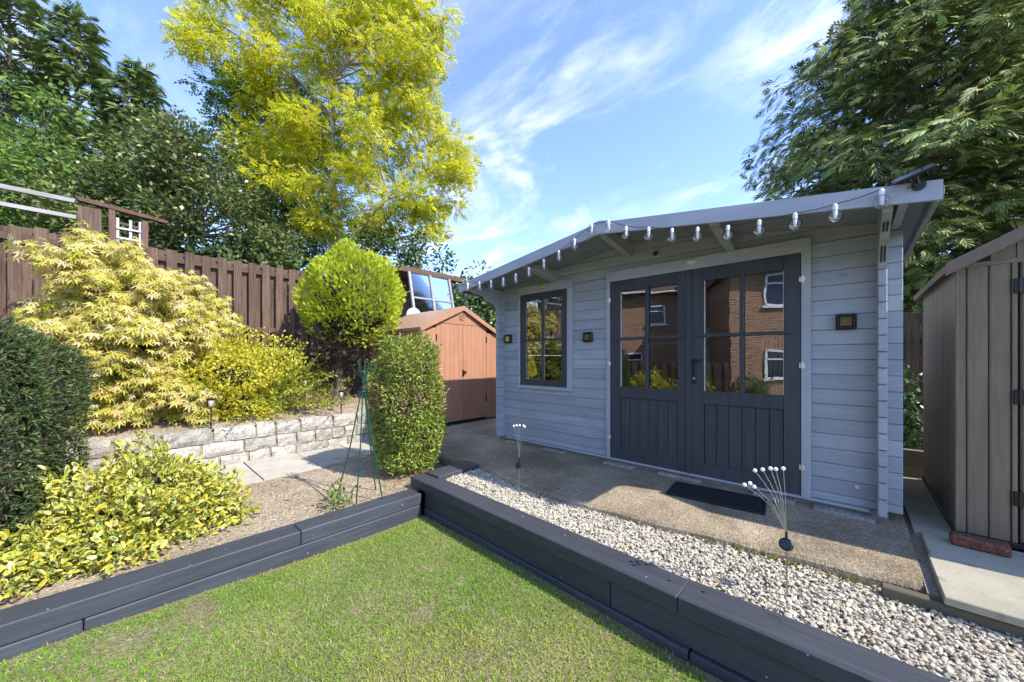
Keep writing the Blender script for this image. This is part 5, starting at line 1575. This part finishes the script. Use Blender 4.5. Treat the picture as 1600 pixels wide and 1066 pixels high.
def clumps_in(c, rad, n, r0, r1, seed, inner=.35, shape=None, bottom=-1.0):
    R2 = np.random.default_rng(seed); out = []
    while len(out) < n:
        d = R2.normal(size=3); d /= np.linalg.norm(d); q = (inner**3+(1-inner**3)*R2.random())**(1/3)
        p = d*q
        if p[2] < bottom: continue
        if shape is not None and not shape(p): continue
        out.append((c[0]+p[0]*rad[0], c[1]+p[1]*rad[1], c[2]+p[2]*rad[2], R2.uniform(r0,r1)))
    return out

def at(px, py, d):
    """point at depth d in front of the camera along a pixel's direction"""
    cx = (px-800)/568*d; z = 1.57+(560-py)/568*d
    return (cx*.7313-d*.682, cx*.682+d*.7313, z)

# golden robinia
c = at(520,175,12.2); base = at(538,520,12.2); base = (base[0],base[1],.5)
OUT = [(262,25),(300,-10),(420,-70),(560,-110),(680,-60),(695,90),(735,200),(722,300),(728,345),(668,385),(600,398),(545,360),(500,400),(450,300),(400,300),(352,222),(385,190),(315,150),(285,95)]
def inside(x, y):
    k_ = False; j = len(OUT)-1
    for i in range(len(OUT)):
        (xi,yi),(xj,yj) = OUT[i],OUT[j]
        if (yi > y) != (yj > y) and x < (xj-xi)*(y-yi)/(yj-yi)+xi: k_ = not k_
        j = i
    return k_
R3 = np.random.default_rng(14); cl = []
while len(cl) < 215:
    x, y = R3.uniform(255,740), R3.uniform(-110,400)
    if not inside(x, y): continue
    edge = min(math.hypot(x-q[0], y-q[1]) for q in OUT)
    dd = 12.2+R3.normal()*.9*min(1, .4+edge/150)
    cl.append((*at(x,y,dd), R3.uniform(.32,.80)))
GOLD = [(.56,.56,.03),(.64,.62,.045),(.48,.50,.028),(.36,.42,.03),(.66,.58,.07)]
clump_tree('golden_robinia', base, 'tall golden robinia with bright yellow airy foliage and pale branches', cl, 290, T_PINNATE, .23, GOLD, [.34,.26,.2,.12,.08], M['leaf_thin'], M['bark_pale'], .15, (c[0],c[1],c[2]+1.0), nlimb=11, limb_r=.9, flat=.55, droop=.15)
# darker green tree behind the robinia's left side
c = at(445,270,15.0)
clump_tree('green_ash', (c[0],c[1],.5), 'dark green leafy tree standing behind the golden robinia', clumps_in(c,(2.7,2.7,4.2),80,.6,1.1,6,.3), 90, T_PINNATE, .34, [(.08,.17,.035),(.12,.22,.045),(.05,.11,.03),(.16,.26,.05)], None, M['leaf'], M['bark'], .2, (c[0],c[1],c[2]), nlimb=8, limb_r=1.0)
# broadleaf evergreen mass
c = at(300,330,10.2)
cl = clumps_in((c[0],c[1],4.0),(2.5,2.6,4.1),200,.40,.80,8,.5,None,-.8)+clumps_in((*at(420,400,9.6)[:2],3.0),(1.0,1.2,1.9),40,.35,.6,9,.5,None,-.8)
clump_tree('evergreen_holly', (c[0],c[1],.5), 'dense dark holly with small glossy leaves behind the arbour', cl, 780, T_DIAMOND, .115, [(.095,.135,.034),(.14,.18,.045),(.21,.23,.07),(.06,.09,.028),(.29,.29,.11)], [.32,.26,.16,.2,.06], M['leaf_gloss'], M['bark'], .16, (c[0],c[1],5.0), nlimb=8, limb_r=.6, flat=.8)
# lighter green broadleaf at the far left
c = at(60,250,9.8)
cl = clumps_in((c[0],c[1],5.6),(2.4,2.6,3.0),95,.5,.85,10,.4)+[(*at(px,py,9.2),.6) for px,py in ((20,330),(80,340),(120,310),(60,280),(180,330),(150,270))]
clump_tree('hazel_tree', (c[0],c[1],.5), 'fresh green hazel tree hanging over the silvered rails', cl, 260, T_OVAL, .14, [(.13,.23,.04),(.18,.29,.05),(.09,.17,.035),(.25,.35,.07)], [.36,.28,.22,.14], M['leaf'], M['bark'], .15, (c[0],c[1],7.0), nlimb=9, limb_r=.7, flat=.55, droop=.2)

def conifer(nm, base, lab, H, Rad, z0, nb, cols, wts, spray, per, seed, droop=.25, power=.8, lean=(0,0), keep=None, group=None, trunk_r=.2, upturn=.35, prof=None):
    t = thing(nm, base, lab, 'conifer', group); R2 = np.random.default_rng(seed)
    b = MB(); b0 = Vector(base)
    b.tube([b0+Vector((lean[0]*q,lean[1]*q,H*q)) for q in np.linspace(0,1,8)], [trunk_r*(1-.95*q) for q in np.linspace(0,1,8)], 8)
    Ps, Ts, Ns = [], [], []
    for i in range(nb):
        q = (i+R2.random())/nb; z = z0+(H-z0)*q
        L_ = Rad*(1-q)**power*R2.uniform(.62,1.12)+.25
        if prof is not None: L_ = prof(z)*R2.uniform(.60,1.10)+.2
        a = i*2.39996+R2.uniform(-.4,.4)
        d0 = np.array([math.cos(a),math.sin(a),0.0])
        s0 = np.array(base)+np.array([lean[0]*z/H,lean[1]*z/H,z])
        def pt(w): return s0+d0*L_*w+np.array([0,0,L_*(upturn*w-(droop+upturn*.4)*w*w)])
        if keep is not None and not keep(pt(.8)): continue
        b.tube([pt(w) for w in (0,.35,.7,.95)], [.035*trunk_r/.2+.004*L_,.024,.012,.004], 4, False)
        m = int(per*L_)+5
        w = .22+.80*R2.random(m)**.72
        side = R2.uniform(-1,1,m)*.30*L_*(1.12-w)
        pr = np.array([-d0[1],d0[0],0])
        P = np.array([pt(x) for x in w])+pr*side[:,None]+R2.normal(size=(m,3))*np.array([.09,.09,.10])*min(L_,2.0)*.7
        T = d0[None]*(.75)+pr*np.sign(side)[:,None]*R2.uniform(.1,.9,m)[:,None]+np.stack([0*w,0*w,.45-.75*w],1)+R2.normal(size=(m,3))*.28
        Nv = np.array([0,0,1.0])[None]+.4*d0[None]+R2.normal(size=(m,3))*.38
        Ps.append(P); Ts.append(T); Ns.append(Nv)
    # leader tuft
    m = 40; zt = R2.uniform(.9,1.0,m)*H
    Ps.append(np.array(base)+np.stack([lean[0]*zt/H+R2.normal(size=m)*.06,lean[1]*zt/H+R2.normal(size=m)*.06,zt],1)); Ts.append(R2.normal(size=(m,3))*.35+np.array([0,0,1.])); Ns.append(R2.normal(size=(m,3)))
    b.build('trunk', M['bark'], t)
    P = np.concatenate(Ps); n = len(P)
    leaf_object('crown', P, np.concatenate(Ts), np.concatenate(Ns), rng.uniform(spray*.65,spray*1.25,n), T_SPRAY_F, palette(n,cols,wts,.22), M['needle'], t)
    return t
DARKC = [(.115,.175,.045),(.16,.23,.058),(.075,.12,.036),(.22,.28,.08),(.27,.29,.10)]
for i, (px, d, top, rad, lab) in enumerate(((15,13.0,-60,2.6,'tallest dark cypress, left of its two neighbours and above the hazel'),(120,13.6,22,2.3,'dark feathery cypress with forked tips, between its two neighbours'),(215,14.0,105,2.1,'shorter dark cypress beside the holly, lowest of the three'))):
    p = at(px,560,d); H = (560-top)/568*d+1.57-.5
    conifer('dark_cypress', (p[0],p[1],.5), lab, H, rad, .5, 150, DARKC, [.32,.28,.22,.13,.05], .46, 34, 30+i, .10, .75, group='dark cypresses beyond the fence', upturn=.55)
BC = [(.16,.215,.058),(.23,.285,.08),(.105,.15,.045),(.35,.38,.12),(.42,.41,.17)]
def clear(p): return not (p[2] < 3.2 and p[1] < 7.2 and p[0] < 0.6) and not (p[2] < 3.1 and p[1] < 5.7)
p = at(1432,560,7.3)
conifer('leyland_cypress', (p[0],p[1],.34), 'broad feathery cypress rising behind the cabin roof', 9.6, 3.7, 1.0, 210, BC, [.30,.28,.20,.15,.07], .32, 50, 51, .24, .62, trunk_r=.20, upturn=.5, keep=clear, prof=lambda z: float(np.interp(z,[1,3,4.2,6,7.5,8.8,9.6],[2.4,3.0,3.5,2.6,1.75,.9,.2])))
p = at(1660,560,7.4)
conifer('leyland_cypress', (p[0],p[1],.34), 'second feathery cypress behind the taupe shed roof', 10.0, 3.2, 1.0, 170, BC, [.30,.28,.20,.15,.07], .32, 36, 53, .24, .65, trunk_r=.20, upturn=.5, keep=clear, prof=lambda z: float(np.interp(z,[1,4,6,8,10],[2.4,2.6,2.1,1.2,.2])))
# laurel and shrubs behind the tan shed
for px, py, d, r, h, cs, lab, nm in ((655,430,11.3,1.15,2.0,[(.06,.12,.028),(.09,.17,.035),(.16,.22,.05)],'green laurel bush rising behind the lean-to roof','laurel_bush'),(752,470,10.4,.95,1.5,[(.075,.15,.03),(.12,.21,.04),(.20,.27,.06)],'bright green laurel bush between tan shed and cabin','laurel_bush'),(600,395,11.6,1.0,1.6,[(.05,.10,.025),(.08,.15,.03)],'green bush under the golden robinia','understorey_bush'),(775,490,11,.8,1.3,[(.05,.10,.025),(.08,.15,.03)],'darker green bush hugging the cabin corner behind','understorey_bush')):
    c = at(px,py,d); cl = clumps_in((c[0],c[1],c[2]-.35*h),(r,r,h),46,.25,.48,int(px),.45)
    clump_tree(nm, (c[0],c[1],.4), lab, cl, 420, T_OVAL, .125, cs, None, M['leaf_gloss'], M['bark'], .07, (c[0],c[1],c[2]), nlimb=5, limb_r=.3, flat=.8)
# hedge line that closes the far view
for i, (px, py, d, r, h) in enumerate(((310,430,9.4,1.25,1.5),(400,440,9.8,1.25,1.5),(470,470,13.5,1.8,2.6),(560,480,14.5,1.8,2.6),(700,520,15,1.6,2.0),(380,440,13,1.6,2.6))):
    c = at(px,py,d); cl = clumps_in((c[0],c[1],2.9),(r,r,h),70,.45,.8,60+i,.4)
    clump_tree('understorey_bush', (c[0],c[1],.5), ['dark green bush just over the fence by the arbour post','dark green bush over the fence left of the golden cypress','dark bush filling the gap below the robinia branches','dark bush behind the golden cypress ball','dark bush far behind the tan shed roof','dark bush beside the holly foot'][i], cl, 110, T_OVAL, .20, [(.035,.07,.02),(.055,.10,.025),(.025,.05,.016)], None, M['leaf_gloss'], M['bark'], .08, (c[0],c[1],3.0), nlimb=4, limb_r=.5, flat=.8)

# ================================================================== HOUSES BEHIND (seen mirrored in the cabin glass)
def house(nm, x0, x1, y1, y0, ze, wins, lab, ridge=1.8):
    t = thing(nm, ((x0+x1)/2,y1,-.1), lab, 'house')
    b = MB(); b.box(x0,x1,y0,y1,-.15,ze); b.build('wall', M['brickwork'], t)
    b = MB(); ym = (y0+y1)/2; b.prism([(y0-.35,ze-.1),(y1+.35,ze-.1),(y1+.35,ze+.02),(ym,ze+ridge),(y0-.35,ze+.02)], 'x', x0-.25, x1+.25, convex=True); r = b.build('roof', M['tile'], t)
    b = MB(); b.tube([(x0-.25,y1+.38,ze-.06),(x1+.25,y1+.38,ze-.06)], .055, 8); b.build('gutter', M['white'], r)
    for (wx,wz,ww,wh) in wins:
        f = MB()
        for q in ((wx-ww/2,wx-ww/2+.07,wz-wh/2,wz+wh/2),(wx+ww/2-.07,wx+ww/2,wz-wh/2,wz+wh/2),(wx-ww/2,wx+ww/2,wz+wh/2-.07,wz+wh/2),(wx-ww/2,wx+ww/2,wz-wh/2,wz-wh/2+.07),(wx-ww/2,wx+ww/2,wz+wh*.14,wz+wh*.14+.06)): f.box(q[0],q[1],y1-.01,y1+.05,q[2],q[3])
        w = f.build('window', M['white'], t)
        g = MB(); g.add([(wx-ww/2+.07,y1+.012,wz-wh/2+.07),(wx+ww/2-.07,y1+.012,wz-wh/2+.07),(wx+ww/2-.07,y1+.012,wz+wh/2-.07),(wx-ww/2+.07,y1+.012,wz+wh/2-.07)],[(0,1,2,3)],False); g.build('pane', M['pv'], w)
        s = MB(); s.box(wx-ww/2-.08,wx+ww/2+.08,y1+.002,y1+.10,wz-wh/2-.06,wz-wh/2-.001); s.build('sill', M['white'], w)
    t.rotation_euler.z = -0.45
    return t
house('brick_house', -3.55, 3.4, -9.0, -16.0, 4.75, [(-1.95,4.0,1.1,1.15),(-1.95,1.35,1.1,1.0),(1.2,4.0,1.2,1.15),(1.2,1.2,1.8,1.9)], 'brown brick house mirrored in the right door glass')
house('brick_house', -13.0, -5.4, -9.6, -16.5, 4.9, [(-6.9,3.7,.9,1.0),(-10.5,3.7,1.1,1.1),(-8.2,1.3,1.2,1.1)], 'orange brick neighbouring house mirrored in the left door glass')

# garden behind the camera, met only as reflections
hf = thing('garden_fence', (-6.0,-6.6,-.1), 'low brown board fence behind the lawn, mirrored in the left door glass', 'fence')
gb = MB(); gb.box(-.07,.07,-.01,.01,0,1.55,.004); gme = gb.mesh('board'); gme.materials.append(M['fence'])
for i in range(36): link_mesh('board', gme, hf, (-8.4+i*.15, -6.6+(i%2)*.02, -.12))
for z in (.35,1.2): b = MB(); b.box(-8.5,-3.0,-6.66,-6.62,z-.04,z+.04); b.build('rail', M['fence_y'], hf)
for x, y, r, h, cs, lab in ((-3.9,-5.2,.6,.8,[(.16,.26,.04),(.28,.34,.06)],'green bush behind the lawn, mirrored in the door glass'),(-5.4,-5.6,.7,1.0,[(.50,.46,.05),(.36,.38,.04)],'yellow bush behind the lawn, mirrored in the door glass'),(-2.4,-7.2,.6,.9,[(.07,.14,.03),(.12,.2,.04)],'dark bush by the brick house, mirrored in the door glass')):
    cl = clumps_in((x,y,h*.55),(r,r,h*.6),30,.18,.32,int(abs(x*10)),.3)
    clump_tree('garden_bush', (x,y,-.05), lab, cl, 900, T_OVAL, .09, cs, None, M['leaf'], M['bark'], .05, (x,y,h*.6), nlimb=4, limb_r=.2, flat=.8)
